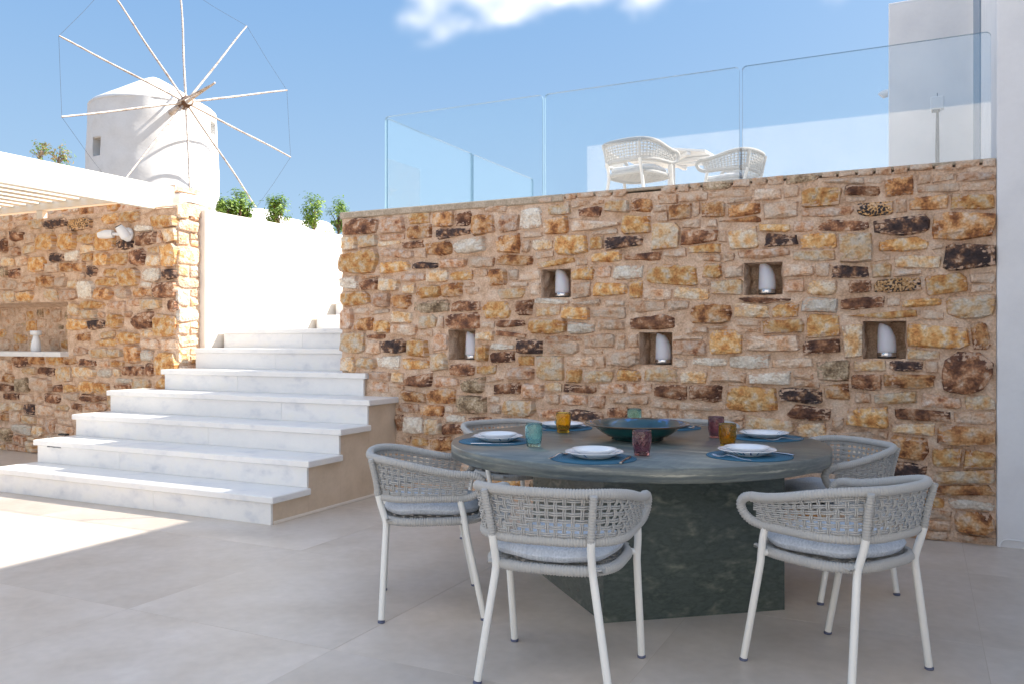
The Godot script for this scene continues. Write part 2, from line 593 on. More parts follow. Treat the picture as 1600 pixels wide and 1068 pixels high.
func stone_outline(i: int, area: Rect2, holes: Array) -> Array:
	var c: Vector2 = stone_list[i][1]
	var h: Vector2 = stone_list[i][2]
	var e := rng.randf_range(3.2, 7.0)
	var poly := []
	var n := rng.randi_range(9, 13)
	var turn := rng.randf_range(0, TAU)
	var lean := rng.randf_range(-0.2, 0.2)
	for k in n:
		var a := turn + TAU * (k + rng.randf_range(-0.25, 0.25)) / n
		var d := Vector2(cos(a), sin(a))
		var r := pow(pow(absf(d.x), e) + pow(absf(d.y), e), -1.0 / e) * rng.randf_range(0.84, 1.05)
		var q := d * r
		q.x += q.y * lean * h.y / h.x
		poly.append(c + Vector2(q.x * (h.x + 0.027), q.y * (h.y + 0.023)))
	for j in stone_list.size():
		if j == i:
			continue
		var o: Array = stone_list[j]
		var gx: float = absf(o[1].x - c.x) - h.x - o[2].x
		var gy: float = absf(o[1].y - c.y) - h.y - o[2].y
		if gx > 0.06 or gy > 0.06:
			continue
		var lean2 := sin(float(mini(i, j)) * 37.7 + float(maxi(i, j)) * 91.3) * 0.13
		if gx > gy:
			var s := signf(o[1].x - c.x)
			poly = cut(poly, Vector2(c.x + s * (h.x + gx / 2 - 0.0045), (c.y + o[1].y) / 2), Vector2(s, 0).rotated(lean2))
		else:
			var s := signf(o[1].y - c.y)
			poly = cut(poly, Vector2((c.x + o[1].x) / 2, c.y + s * (h.y + gy / 2 - 0.0045)), Vector2(0, s).rotated(lean2))
		if poly.size() < 4:
			return []
	for r in holes:
		var rc: Vector2 = r.get_center()
		var gx: float = absf(rc.x - c.x) - h.x - r.size.x / 2
		var gy: float = absf(rc.y - c.y) - h.y - r.size.y / 2
		if gx > 0.02 or gy > 0.02:
			continue
		if gx > gy:
			var s := signf(rc.x - c.x)
			poly = cut(poly, Vector2(rc.x - s * (r.size.x / 2 + 0.002), rc.y), Vector2(s, 0))
		else:
			var s := signf(rc.y - c.y)
			poly = cut(poly, Vector2(rc.x, rc.y - s * (r.size.y / 2 + 0.002)), Vector2(0, s))
		if poly.size() < 4:
			return []
	poly = cut(poly, area.position, Vector2(-1, 0))
	poly = cut(poly, area.position, Vector2(0, -1))
	poly = cut(poly, area.end, Vector2(1, 0))
	poly = cut(poly, area.end, Vector2(0, 1))
	# no corners closer than 4 mm
	var clean := []
	for p in poly:
		if clean.is_empty() or (p as Vector2).distance_to(clean[-1]) > 0.004:
			clean.append(p)
	return clean if clean.size() >= 4 else []


func stone_mesh(st: SurfaceTool, i: int, poly: Array, t: Transform3D, proud: float) -> void:
	var c := Vector2.ZERO
	for p in poly:
		c += p
	c /= poly.size()
	var half: Vector2 = stone_list[i][2]
	var small: float = min(half.x, half.y)
	var thick := proud * rng.randf_range(0.5, 1.3) * clampf(small / 0.05, 0.5, 1.2)
	var tilt := Vector2(rng.randf_range(-1, 1), rng.randf_range(-1, 1)) * 0.30
	var inset: float = min(0.011, small * 0.3) * rng.randf_range(0.7, 1.5)
	var offset := Vector2(rng.randf(), rng.randf()) * 3.0
	var turn := rng.randf_range(-0.5, 0.5)
	var n := poly.size()
	var rings := [[], [], []]
	for k in n:
		var p: Vector2 = poly[k]
		var d := p - c
		var dist := maxf(d.length(), 0.001)
		var k1 := maxf(1.0 - inset / dist, 0.4)
		var q := c + d * k1
		var m := c + d * k1 * rng.randf_range(0.45, 0.62)
		rings[0].append(Vector3(p.x, p.y, -0.012))
		rings[1].append(Vector3(q.x, q.y, thick * (rng.randf_range(0.62, 0.95) + (tilt.x * d.x / half.x + tilt.y * d.y / half.y) * 0.6)))
		rings[2].append(Vector3(m.x, m.y, thick * (rng.randf_range(0.92, 1.2) + (tilt.x * d.x / half.x + tilt.y * d.y / half.y) * 0.5)))
	var top := Vector3(c.x, c.y, thick * rng.randf_range(1.0, 1.2))
	st.set_smooth_group(-1)
	var faces := []
	for k in n:
		var k2 := (k + 1) % n
		faces.append([rings[0][k], rings[0][k2], rings[1][k2]])
		faces.append([rings[0][k], rings[1][k2], rings[1][k]])
		faces.append([rings[1][k], rings[1][k2], rings[2][k2]])
		faces.append([rings[1][k], rings[2][k2], rings[2][k]])
		faces.append([rings[2][k], rings[2][k2], top])
	for f in faces:
		for j in [0, 2, 1]:
			var p: Vector3 = f[j]
			var uv := (Vector2(p.x, p.y) - c).rotated(turn) / 0.62 + offset
			st.set_uv(uv)
			st.set_uv2(Vector2(0.5 + (p.x - c.x) / (half.x * 2.06), 0.5 + (p.y - c.y) / (half.y * 2.06)))
			st.add_vertex(t * p)


func masonry(wall: Node3D, t: Transform3D, area: Rect2, holes: Array, proud: float, most := 300) -> void:
	var order := range(stone_list.size())
	order.sort_custom(func(a, b): return stone_list[a][2].x * stone_list[a][2].y > stone_list[b][2].x * stone_list[b][2].y)
	var rest := mb()
	var some := false
	var made := 0
	for i in order:
		var poly := stone_outline(i, area, holes)
		if poly.is_empty():
			continue
		var kind: String = stone_list[i][0]
		var m: Material = stone_mats[kind][rng.randi() % 3]
		if made < most:
			var st := mb()
			stone_mesh(st, i, poly, t, proud)
			put("stone", st, m, wall)
			made += 1
		else:
			stone_mesh(rest, i, poly, t, proud)
			some = true
	if some:
		put("small_stones", rest, stone_mats[P][1], wall).set_meta("kind", "stuff")
	stone_list.clear()


func mortar_bed(wall: Node3D, t: Transform3D, area: Rect2, holes: Array, cell := 0.032, rough := 0.016) -> void:
	var us := [area.position.x, area.end.x]
	var vs := [area.position.y, area.end.y]
	for r in holes:
		us.append_array([r.position.x, r.end.x])
		vs.append_array([r.position.y, r.end.y])
	for pair in [[us, area.position.x, area.end.x], [vs, area.position.y, area.end.y]]:
		var base: Array = pair[0].duplicate()
		var x: float = pair[1] + cell
		while x < pair[2] - cell / 2:
			if base.all(func(b): return absf(b - x) > cell * 0.4):
				pair[0].append(x)
			x += cell
		pair[0].sort()
	var st := mb()
	st.set_smooth_group(0)
	var nz := noise(91, 3.5, 4)
	for i in us.size() - 1:
		for j in vs.size() - 1:
			if us[i + 1] - us[i] < 1e-5 or vs[j + 1] - vs[j] < 1e-5:
				continue
			var mid := Vector2((us[i] + us[i + 1]) / 2, (vs[j] + vs[j + 1]) / 2)
			if holes.any(func(r): return r.has_point(mid)):
				continue
			var p := []
			for q in [[i, j], [i + 1, j], [i + 1, j + 1], [i, j + 1]]:
				p.append(t * Vector3(us[q[0]], vs[q[1]], nz.get_noise_2d(us[q[0]] * 3.0, vs[q[1]] * 3.0) * rough - 0.002))
			quad(st, p[0], p[1], p[2], p[3])
	put("mortar_bed", st, mat.mortar, wall)


func niche(wall: Node3D, t: Transform3D, r: Rect2, depth: float, m: Material) -> void:
	var st := mb()
	st.set_smooth_group(-1)
	var f := []
	var b := []
	for q in [[0, 0], [1, 0], [1, 1], [0, 1]]:
		var p := r.position + Vector2(r.size.x * q[0], r.size.y * q[1])
		f.append(Vector3(p.x, p.y, 0.002))
		var s := p.lerp(r.get_center(), 0.06)
		b.append(Vector3(s.x, lerpf(s.y, p.y, 0.8 if q[1] == 0 else 0.0), -depth))
	var steps := 4
	var nz := noise(97, 5.0, 3)
	for side in 4:
		var s2 := (side + 1) % 4
		for i in steps:
			for j in steps:
				var pts := []
				for q in [[i, j], [i + 1, j], [i + 1, j + 1], [i, j + 1]]:
					var a: Vector3 = f[side].lerp(f[s2], q[0] / float(steps))
					var c: Vector3 = b[side].lerp(b[s2], q[0] / float(steps))
					var p := a.lerp(c, q[1] / float(steps))
					if q[1] > 0 and q[0] > 0 and q[0] < steps and side != 0:
						p += Vector3(nz.get_noise_3dv(p * 8.0), nz.get_noise_3dv(p * 8.0 + Vector3(9, 0, 0)), 0) * 0.04
					pts.append(t * p)
				quad(st, pts[3], pts[2], pts[1], pts[0])
	quad(st, t * b[0], t * b[1], t * b[2], t * b[3])
	put("niche", st, m, wall)


# ------------------------------------------------------------------ the rope chair: faces its own -z, its base is between its feet
func u_path(w: float, front: float, straight: float, rear: float, e: float, n: int) -> Array:
	var raw := []
	for k in 9:
		raw.append(Vector2(-w, lerpf(front, straight, k / 8.0)))
	for k in range(1, 80):
		var a := PI * k / 80.0
		var x := -signf(cos(a)) * pow(absf(cos(a)), 2.0 / e) * w
		var z := straight + pow(sin(a), 2.0 / e) * (rear - straight)
		raw.append(Vector2(x, z))
	for k in 9:
		raw.append(Vector2(w, lerpf(straight, front, k / 8.0)))
	var cum := [0.0]
	for i in range(1, raw.size()):
		cum.append(cum[-1] + raw[i].distance_to(raw[i - 1]))
	var out := []
	var j := 0
	for k in n + 1:
		var want: float = cum[-1] * k / n
		while j < raw.size() - 2 and cum[j + 1] < want:
			j += 1
		out.append(raw[j].lerp(raw[j + 1], clampf((want - cum[j]) / maxf(cum[j + 1] - cum[j], 1e-6), 0, 1)))
	return out


func resample(pts: Array, step: float) -> Array:
	var cv := Curve3D.new()
	cv.bake_interval = step
	for i in pts.size():
		var a: Vector3 = pts[max(i - 1, 0)]
		var b: Vector3 = pts[min(i + 1, pts.size() - 1)]
		var d := (b - a) / 6.0
		cv.add_point(pts[i], -d, d)
	var out := []
	var n := int(cv.get_baked_length() / step)
	for k in n + 1:
		out.append(cv.sample_baked(cv.get_baked_length() * k / n))
	return out


func wound(st: SurfaceTool, pts: Array, r: float, sides := 9) -> void:
	# a tube wound with cord: every other ring stands proud
	var fine := resample(pts, 0.0026)
	var radii := []
	for i in fine.size():
		radii.append(r * [1.05, 1.0, 0.84, 1.0][i % 4] * (1.0 + 0.012 * sin((i / 4) * 1.7) + 0.01 * sin(i * 0.08)))
	tube(st, fine, radii, sides)


func rim_y(z: float) -> float:
	return 0.632 + 0.065 * smoothstep(-0.15, 0.27, z)


func make_chair(label: String) -> Node3D:
	var o := thing("rope_chair", label, "chair", Vector3.ZERO, 0.0, "rope armchairs round the stone table")
	var top := u_path(0.283, -0.15, 0.03, 0.285, 2.7, 60)
	var low := u_path(0.262, -0.12, 0.03, 0.25, 2.7, 60)
	var loop := []
	for p in top:
		loop.append(Vector3(p.x, rim_y(p.y), p.y))
	loop.append_array([Vector3(0.283, 0.622, -0.185), Vector3(0.281, 0.598, -0.205), Vector3(0.277, 0.565, -0.195), Vector3(0.27, 0.54, -0.165)])
	for i in low.size():
		var p: Vector2 = low[low.size() - 1 - i]
		loop.append(Vector3(p.x, 0.528, p.y))
	loop.append_array([Vector3(-0.27, 0.54, -0.165), Vector3(-0.277, 0.565, -0.195), Vector3(-0.281, 0.598, -0.205), Vector3(-0.283, 0.622, -0.185), loop[0]])
	var st := mb()
	wound(st, loop, 0.0172)
	put("armrest_frame", st, mat.rope, o)
	# the woven band between rim and lower rail
	st = mb()
	var nv := 40
	var tp := u_path(0.283, -0.16, 0.03, 0.285, 2.7, nv)
	var lp := u_path(0.264, -0.13, 0.03, 0.253, 2.7, nv)
	var rows := 6
	for i in range(1, nv):
		for twin in [-1.0, 1.0]:
			var pts := []
			var along: Vector2 = (tp[min(i + 1, nv)] - tp[max(i - 1, 0)]).normalized()
			var outw := Vector2(along.y, -along.x)
			for k in 15:
				var f := k / 14.0
				var q: Vector2 = lp[i].lerp(tp[i], f) + along * twin * 0.0037
				var ph := f * (rows + 1) * PI + (i % 2) * PI
				q += outw * cos(ph) * 0.005
				pts.append(Vector3(q.x, lerpf(0.528, rim_y(tp[i].y), f), q.y))
			tube(st, pts, 0.0032, 5, false)
	for j in rows:
		var f := (j + 0.5 + 0.5) / (rows + 1.0)
		for twin in [-1.0, 1.0]:
			var pts := []
			for i in range(0, nv * 2 + 1):
				var i0 := i / 2
				var i1: int = min(i0 + (i % 2), nv)
				var a: Vector2 = lp[i0].lerp(tp[i0], f)
				var b: Vector2 = lp[i1].lerp(tp[i1], f)
				var q := (a + b) / 2.0
				var along: Vector2 = (tp[min(i0 + 1, nv)] - tp[max(i0 - 1, 0)]).normalized()
				var outw := Vector2(along.y, -along.x)
				if i % 2 == 0:
					var ph := f * (rows + 1) * PI + (i0 % 2) * PI
					q += outw * (0.005 if (i0 + j) % 2 == 0 else -0.005)
				pts.append(Vector3(q.x, lerpf(0.528, (rim_y(tp[i0].y) + rim_y(tp[i1].y)) / 2, f) + twin * 0.0037, q.y))
			tube(st, pts, 0.0032, 5, false)
	put("woven_back", st, mat.rope, o).set_meta("kind", "stuff")
	# seat ring, webbing, cushion
	var ring := []
	for k in 61:
		var a := TAU * k / 60.0
		var e := 2.0 / 3.2
		ring.append(Vector3(signf(cos(a)) * pow(absf(cos(a)), e) * 0.232, 0.424, signf(sin(a)) * pow(absf(sin(a)), e) * 0.222))
	st = mb()
	wound(st, ring, 0.0185)
	put("seat_ring", st, mat.rope, o)
	st = mb()
	for k in 11:
		var x := lerpf(-0.2, 0.2, k / 10.0)
		for axis in 2:
			var pts := []
			for j in 12:
				var z := lerpf(-0.205, 0.205, j / 11.0)
				var y := 0.428 + (0.005 if (j + k + axis) % 2 == 0 else -0.003) - 0.012 * (1.0 - z * z / 0.042) * (1.0 - x * x / 0.05)
				pts.append(Vector3(x, y, z) if axis == 0 else Vector3(z, y, x))
			tube(st, pts, 0.011, 6, false, 0.4)
	put("seat_webbing", st, mat.rope, o).set_meta("kind", "stuff")
	st = mb()
	st.set_smooth_group(0)
	var prof := [[0.0, 0.0], [0.55, 0.002], [0.86, 0.0], [0.955, 0.010], [0.99, 0.028], [0.997, 0.031], [0.99, 0.034], [0.95, 0.052], [0.86, 0.062], [0.6, 0.070], [0.3, 0.074], [0.0, 0.075]]
	var ns := 48
	for i in prof.size() - 1:
		for k in ns:
			var p := []
			for q in [[i, k], [i, k + 1], [i + 1, k + 1], [i + 1, k]]:
				var a: float = -TAU * (q[1] % ns) / ns
				var e := 2.0 / 3.0
				var r: float = prof[q[0]][0]
				var sag := 0.004 * sin(a * 3.0 + 0.7) * r + 0.003 * sin(a * 7.0) * r
				p.append(Vector3(signf(cos(a)) * pow(absf(cos(a)), e) * 0.226 * r, 0.444 + prof[q[0]][1] * 0.86 + sag, signf(sin(a)) * pow(absf(sin(a)), e) * 0.218 * r))
			if i == 0:
				tri(st, p[0], p[3], p[2])
			elif i == prof.size() - 2:
				tri(st, p[0], p[3], p[1])
			else:
				quad(st, p[0], p[3], p[2], p[1])
	put("seat_cushion", st, mat.cushion, o)
	for s in [-1.0, 1.0]:
		# wound post between rim and rail, above the rear leg
		st = mb()
		wound(st, [Vector3(s * 0.176, 0.532, 0.243), Vector3(s * 0.184, 0.61, 0.255), Vector3(s * 0.194, 0.694, 0.274)], 0.0135, 8)
		put("back_post", st, mat.rope, o)
		st = mb()
		tube(st, resample([Vector3(s * 0.177, 0.535, 0.243), Vector3(s * 0.174, 0.49, 0.232), Vector3(s * 0.174, 0.43, 0.213), Vector3(s * 0.178, 0.39, 0.21), Vector3(s * 0.20, 0.25, 0.217), Vector3(s * 0.237, 0.012, 0.228)], 0.02), 0.0138, 14)
		var leg := put("rear_leg", st, mat.legs, o)
		st = mb()
		lathe(st, [Vector2(0.0, 0.0), Vector2(0.0145, 0.0), Vector2(0.016, 0.003), Vector2(0.016, 0.008), Vector2(0.0, 0.0095)], 14, Vector3(s * 0.238, 0, 0.228))
		put("foot_cap", st, mat.foot, leg)
		st = mb()
		tube(st, resample([Vector3(s * 0.262, 0.53, -0.105), Vector3(s * 0.262, 0.48, -0.118), Vector3(s * 0.256, 0.41, -0.132), Vector3(s * 0.255, 0.36, -0.14), Vector3(s * 0.257, 0.012, -0.212)], 0.02), 0.0138, 14)
		leg = put("front_leg", st, mat.legs, o)
		st = mb()
		lathe(st, [Vector2(0.0, 0.0), Vector2(0.0145, 0.0), Vector2(0.016, 0.003), Vector2(0.016, 0.008), Vector2(0.0, 0.0095)], 14, Vector3(s * 0.257, 0, -0.2125))
		put("foot_cap", st, mat.foot, leg)
		st = mb()
		tube(st, [Vector3(s * 0.174, 0.428, 0.21), Vector3(s * 0.165, 0.424, 0.192)], 0.012, 10)
		put("stretcher", st, mat.legs, o)
		st = mb()
		tube(st, [Vector3(s * 0.257, 0.424, -0.128), Vector3(s * 0.224, 0.424, -0.118)], 0.012, 10)
		put("stretcher", st, mat.legs, o)
	return o


# ------------------------------------------------------------------ foliage
func leaf(st: SurfaceTool, p: Vector3, n: Vector3, size: float, r: RandomNumberGenerator) -> void:
	var a := n.cross(Vector3(r.randf() - 0.5, r.randf() - 0.5, r.randf() - 0.5)).normalized()
	var b := n.cross(a).normalized()
	var w := size * 0.42
	st.set_smooth_group(-1)
	tri(st, p - a * size, p + b * w + n * size * 0.15, p + a * size)
	tri(st, p - a * size, p + a * size, p - b * w + n * size * 0.15)


func shrub(called: String, label: String, at: Vector3, height: float, r: float, clear: float, leaf_mats: Array, sd: int, leaves: int, leaf_size := 0.028, category := "shrub", loose := 0.0) -> void:
	var o := thing(called, label, category, at, 0.0, "")
	var rr := RandomNumberGenerator.new()
	rr.seed = sd
	var st := mb()
	var top := height - r
	tube(st, [Vector3.ZERO, Vector3(0.02, clear * 0.5, 0.01), Vector3(-0.01, clear, 0), Vector3(0.0, top, 0.0)], [0.018, 0.014, 0.012, 0.006], 7)
	var tips := []
	for k in 16:
		var d := Vector3(rr.randf_range(-1, 1), rr.randf_range(-0.75, 1), rr.randf_range(-1, 1)).normalized()
		var tip := Vector3(0, top, 0) + d * Vector3(r, (height - clear) / 2.0, r) * rr.randf_range(0.55, 0.95)
		var root := Vector3(0, lerpf(clear, top, rr.randf()), 0)
		tube(st, [root, root.lerp(tip, 0.5) + Vector3(0, 0.02, 0), tip], [0.007, 0.005, 0.002], 5)
		tips.append(tip)
	put("trunk", st, mat.bark, o)
	var crowns := []
	for m in leaf_mats:
		crowns.append(mb())
	for k in leaves:
		var c: Vector3 = tips[k % tips.size()]
		var d := Vector3(rr.randfn(), rr.randfn(), rr.randfn()) * r * (0.24 - 0.1 * loose)
		var n := (c + d - Vector3(0, top, 0)).normalized() + Vector3(rr.randf() - 0.5, rr.randf() + 0.1, rr.randf() - 0.5) * 0.9
		leaf(crowns[rr.randi() % crowns.size()], c + d, n.normalized(), leaf_size * rr.randf_range(0.7, 1.3), rr)
	for i in crowns.size():
		put("crown", crowns[i], leaf_mats[i], o)


func _stones_of_long_wall() -> void:
	_st(O, -2.50, 2.260, 0.09, 0.018)
	_st(O, -2.40, 2.258, 0.07, 0.022)
	_st(C, -2.30, 2.259, 0.06, 0.022)
	_st(B, -2.24, 2.201, 0.13, 0.029)
	_st(C, -2.19, 2.265, 0.11, 0.018)
	_st(B, -2.09, 2.197, 0.09, 0.023)
	_st(C, -2.05, 2.261, 0.10, 0.026)
	_st(C, -1.93, 2.263, 0.08, 0.028)
	_st(B, -1.57, 2.259, 0.08, 0.034)
	_st(O, -1.47, 2.259, 0.07, 0.032)
	_st(B, -1.39, 2.259, 0.05, 0.026)
	_st(G, -1.24, 2.256, 0.18, 0.041)
	_st(P, -1.15, 2.188, 0.29, 0.033)
	_st(P, -1.08, 2.258, 0.10, 0.039)
	_st(C, -0.96, 2.257, 0.08, 0.023)
	_st(C, -0.86, 2.257, 0.09, 0.022)
	_st(G, -0.70, 2.259, 0.18, 0.044)
	_st(P, -0.52, 2.265, 0.07, 0.033)
	_st(P, -0.43, 2.215, 0.23, 0.040)
	_st(C, -0.43, 2.265, 0.09, 0.032)
	_st(P, -0.31, 2.262, 0.07, 0.032)
	_st(P, -0.26, 2.207, 0.10, 0.032)
	_st(P, -0.21, 2.263, 0.08, 0.032)
	_st(M, -0.11, 2.269, 0.08, 0.032)
	_st(P, -0.00, 2.264, 0.13, 0.032)
	_st(P, 0.12, 2.260, 0.10, 0.028)
	_st(P, 0.12, 2.192, 0.12, 0.045)
	_st(P, 0.25, 2.259, 0.13, 0.032)
	_st(P, 0.36, 2.266, 0.07, 0.027)
	_st(B, -4.18, 2.155, 0.37, 0.130)
	_st(M, -3.87, 2.137, 0.24, 0.110)
	_st(O, -3.60, 2.180, 0.18, 0.066)
	_st(R, -3.59, 2.076, 0.23, 0.108)
	_st(R, -3.39, 2.161, 0.20, 0.102)
	_st(B, -3.21, 2.152, 0.14, 0.088)
	_st(R, -3.02, 2.100, 0.19, 0.141)
	_st(M, -2.80, 2.104, 0.16, 0.143)
	_st(W, -2.62, 2.109, 0.19, 0.157)
	_st(C, -2.38, 2.166, 0.17, 0.087)
	_st(D, -2.28, 2.093, 0.07, 0.031)
	_st(B, -2.16, 2.140, 0.18, 0.078)
	_st(C, -1.95, 2.158, 0.20, 0.081)
	_st(R, -1.77, 2.155, 0.16, 0.068)
	_st(M, -1.63, 2.125, 0.08, 0.034)
	_st(C, -1.62, 2.068, 0.08, 0.056)
	_st(P, -1.57, 2.186, 0.13, 0.055)
	_st(R, -1.49, 2.091, 0.15, 0.098)
	_st(P, -1.40, 2.187, 0.20, 0.043)
	_st(P, -1.38, 2.103, 0.03, 0.089)
	_st(R, -1.26, 2.093, 0.15, 0.092)
	_st(W, -1.09, 2.146, 0.16, 0.027)
	_st(R, -1.06, 2.078, 0.21, 0.089)
	_st(P, -0.91, 2.167, 0.17, 0.067)
	_st(P, -0.76, 2.170, 0.09, 0.067)
	_st(O, -0.57, 2.120, 0.25, 0.113)
	_st(M, -0.38, 2.087, 0.10, 0.036)
	_st(B, -0.34, 2.155, 0.22, 0.064)
	_st(R, -0.13, 2.156, 0.18, 0.105)
	_st(P, 0.02, 2.182, 0.07, 0.035)
	_st(P, 0.09, 2.128, 0.22, 0.057)
	_st(M, 0.28, 2.179, 0.19, 0.044)
	_st(O, 0.30, 2.121, 0.14, 0.041)
	_st(C, -4.29, 2.011, 0.15, 0.126)
	_st(C, -4.11, 2.024, 0.19, 0.107)
	_st(C, -3.90, 1.993, 0.20, 0.048)
	_st(M, -3.87, 2.051, 0.22, 0.044)
	_st(B, -3.67, 1.982, 0.18, 0.056)
	_st(D, -3.29, 2.051, 0.30, 0.063)
	_st(R, -2.81, 1.947, 0.21, 0.147)
	_st(P, -2.61, 1.999, 0.17, 0.052)
	_st(R, -2.42, 2.054, 0.19, 0.119)
	_st(P, -2.10, 2.050, 0.36, 0.078)
	_st(B, -2.04, 1.986, 0.17, 0.027)
	_st(O, -1.79, 2.027, 0.25, 0.137)
	_st(R, -1.42, 2.001, 0.11, 0.051)
	_st(P, -1.26, 1.998, 0.04, 0.042)
	_st(R, -1.09, 2.004, 0.27, 0.049)
	_st(O, -0.87, 1.954, 0.21, 0.067)
	_st(P, -0.82, 2.055, 0.23, 0.127)
	_st(M, -0.69, 1.948, 0.12, 0.077)
	_st(M, -0.55, 2.024, 0.31, 0.062)
	_st(K, -0.25, 2.041, 0.20, 0.085)
	_st(P, -0.11, 2.038, 0.07, 0.056)
	_st(R, 0.04, 2.038, 0.22, 0.090)
	_st(O, 0.27, 2.037, 0.23, 0.098)
	_st(O, -4.19, 1.860, 0.38, 0.210)
	_st(M, -3.82, 1.904, 0.32, 0.070)
	_st(P, -3.59, 1.907, 0.10, 0.052)
	_st(D, -3.56, 1.817, 0.22, 0.064)
	_st(R, -3.42, 1.930, 0.22, 0.124)
	_st(M, -3.29, 1.825, 0.22, 0.076)
	_st(W, -3.15, 1.936, 0.27, 0.117)
	_st(P, -3.04, 1.813, 0.22, 0.087)
	_st(C, -2.67, 1.921, 0.07, 0.077)
	_st(C, -2.53, 1.924, 0.16, 0.072)
	_st(B, -2.51, 1.847, 0.13, 0.024)
	_st(O, -2.29, 1.902, 0.26, 0.154)
	_st(O, -2.11, 1.914, 0.09, 0.093)
	_st(D, -1.90, 1.902, 0.25, 0.088)
	_st(C, -1.61, 1.928, 0.23, 0.191)
	_st(P, -1.52, 1.824, 0.15, 0.039)
	_st(B, -1.36, 1.918, 0.25, 0.101)
	_st(O, -1.33, 1.829, 0.23, 0.066)
	_st(B, -1.20, 1.914, 0.05, 0.065)
	_st(C, -1.06, 1.888, 0.21, 0.148)
	_st(D, -0.82, 1.865, 0.19, 0.082)
	_st(O, -0.58, 1.849, 0.24, 0.088)
	_st(B, -0.44, 1.937, 0.27, 0.069)
	_st(D, -0.11, 1.919, 0.32, 0.098)
	_st(R, 0.22, 1.889, 0.32, 0.177)
	_st(W, -4.28, 1.698, 0.17, 0.095)
	_st(P, -4.09, 1.738, 0.18, 0.036)
	_st(O, -3.84, 1.802, 0.28, 0.092)
	_st(M, -3.67, 1.709, 0.24, 0.065)
	_st(C, -3.44, 1.722, 0.19, 0.090)
	_st(O, -3.21, 1.719, 0.20, 0.071)
	_st(W, -3.05, 1.736, 0.13, 0.033)
	_st(R, -2.90, 1.691, 0.15, 0.111)
	_st(R, -2.77, 1.810, 0.29, 0.090)
	_st(P, -2.77, 1.702, 0.09, 0.077)
	_st(P, -2.63, 1.702, 0.18, 0.085)
	_st(O, -2.42, 1.776, 0.30, 0.070)
	_st(R, -2.22, 1.781, 0.08, 0.043)
	_st(O, -2.21, 1.697, 0.17, 0.086)
	_st(M, -2.05, 1.702, 0.11, 0.062)
	_st(O, -2.04, 1.808, 0.23, 0.089)
	_st(W, -1.86, 1.699, 0.21, 0.099)
	_st(B, -1.76, 1.796, 0.25, 0.072)
	_st(W, -1.27, 1.772, 0.13, 0.050)
	_st(B, -1.17, 1.769, 0.06, 0.054)
	_st(M, -0.93, 1.770, 0.31, 0.083)
	_st(C, -0.61, 1.750, 0.26, 0.062)
	_st(C, -0.38, 1.788, 0.22, 0.179)
	_st(P, -0.22, 1.721, 0.08, 0.035)
	_st(O, -0.09, 1.781, 0.26, 0.084)
	_st(C, -0.02, 1.698, 0.26, 0.084)
	_st(O, 0.09, 1.772, 0.05, 0.028)
	_st(D, 0.26, 1.705, 0.27, 0.167)
	_st(B, -4.10, 1.674, 0.18, 0.085)
	_st(C, -3.88, 1.665, 0.20, 0.105)
	_st(C, -3.70, 1.630, 0.13, 0.069)
	_st(O, -3.52, 1.603, 0.23, 0.103)
	_st(R, -3.29, 1.597, 0.19, 0.110)
	_st(M, -3.17, 1.640, 0.08, 0.034)
	_st(C, -2.79, 1.570, 0.20, 0.090)
	_st(B, -2.72, 1.625, 0.15, 0.041)
	_st(P, -2.59, 1.589, 0.08, 0.105)
	_st(P, -2.22, 1.574, 0.15, 0.098)
	_st(O, -2.00, 1.564, 0.27, 0.104)
	_st(O, -1.81, 1.572, 0.11, 0.106)
	_st(O, -1.55, 1.666, 0.38, 0.157)
	_st(P, -1.33, 1.602, 0.07, 0.031)
	_st(O, -1.27, 1.681, 0.12, 0.093)
	_st(P, -1.13, 1.680, 0.12, 0.092)
	_st(P, -0.72, 1.670, 0.19, 0.077)
	_st(O, -0.56, 1.657, 0.09, 0.069)
	_st(D, -0.41, 1.640, 0.23, 0.076)
	_st(C, -0.22, 1.646, 0.12, 0.092)
	_st(W, -0.07, 1.627, 0.16, 0.028)
	_st(C, 0.32, 1.572, 0.11, 0.057)
	_st(O, -4.23, 1.559, 0.28, 0.117)
	_st(C, -4.17, 1.446, 0.15, 0.045)
	_st(M, -3.97, 1.536, 0.15, 0.124)
	_st(R, -3.78, 1.521, 0.17, 0.100)
	_st(G, -3.49, 1.485, 0.32, 0.090)
	_st(B, -3.18, 1.479, 0.27, 0.080)
	_st(B, -2.67, 1.456, 0.13, 0.109)
	_st(W, -2.45, 1.498, 0.28, 0.048)
	_st(P, -2.19, 1.487, 0.21, 0.035)
	_st(O, -1.96, 1.478, 0.14, 0.035)
	_st(P, -1.73, 1.449, 0.28, 0.061)
	_st(P, -1.65, 1.530, 0.19, 0.060)
	_st(P, -1.51, 1.443, 0.15, 0.059)
	_st(C, -1.41, 1.536, 0.24, 0.082)
	_st(C, -1.17, 1.559, 0.22, 0.099)
	_st(B, -0.92, 1.479, 0.29, 0.038)
	_st(M, -0.75, 1.560, 0.13, 0.070)
	_st(C, -0.57, 1.551, 0.17, 0.091)
	_st(B, -0.34, 1.547, 0.11, 0.068)
	_st(B, -0.33, 1.454, 0.25, 0.075)
	_st(W, -0.15, 1.450, 0.08, 0.046)
	_st(K, -0.13, 1.541, 0.26, 0.095)
	_st(O, 0.00, 1.438, 0.22, 0.076)
	_st(O, 0.13, 1.549, 0.23, 0.144)
	_st(C, 0.32, 1.516, 0.09, 0.047)
	_st(M, -4.32, 1.389, 0.12, 0.173)
	_st(R, -4.14, 1.351, 0.19, 0.129)
	_st(P, -3.99, 1.437, 0.17, 0.049)
	_st(C, -3.77, 1.401, 0.21, 0.095)
	_st(C, -3.54, 1.353, 0.18, 0.090)
	_st(R, -3.41, 1.358, 0.05, 0.060)
	_st(B, -3.21, 1.361, 0.31, 0.118)
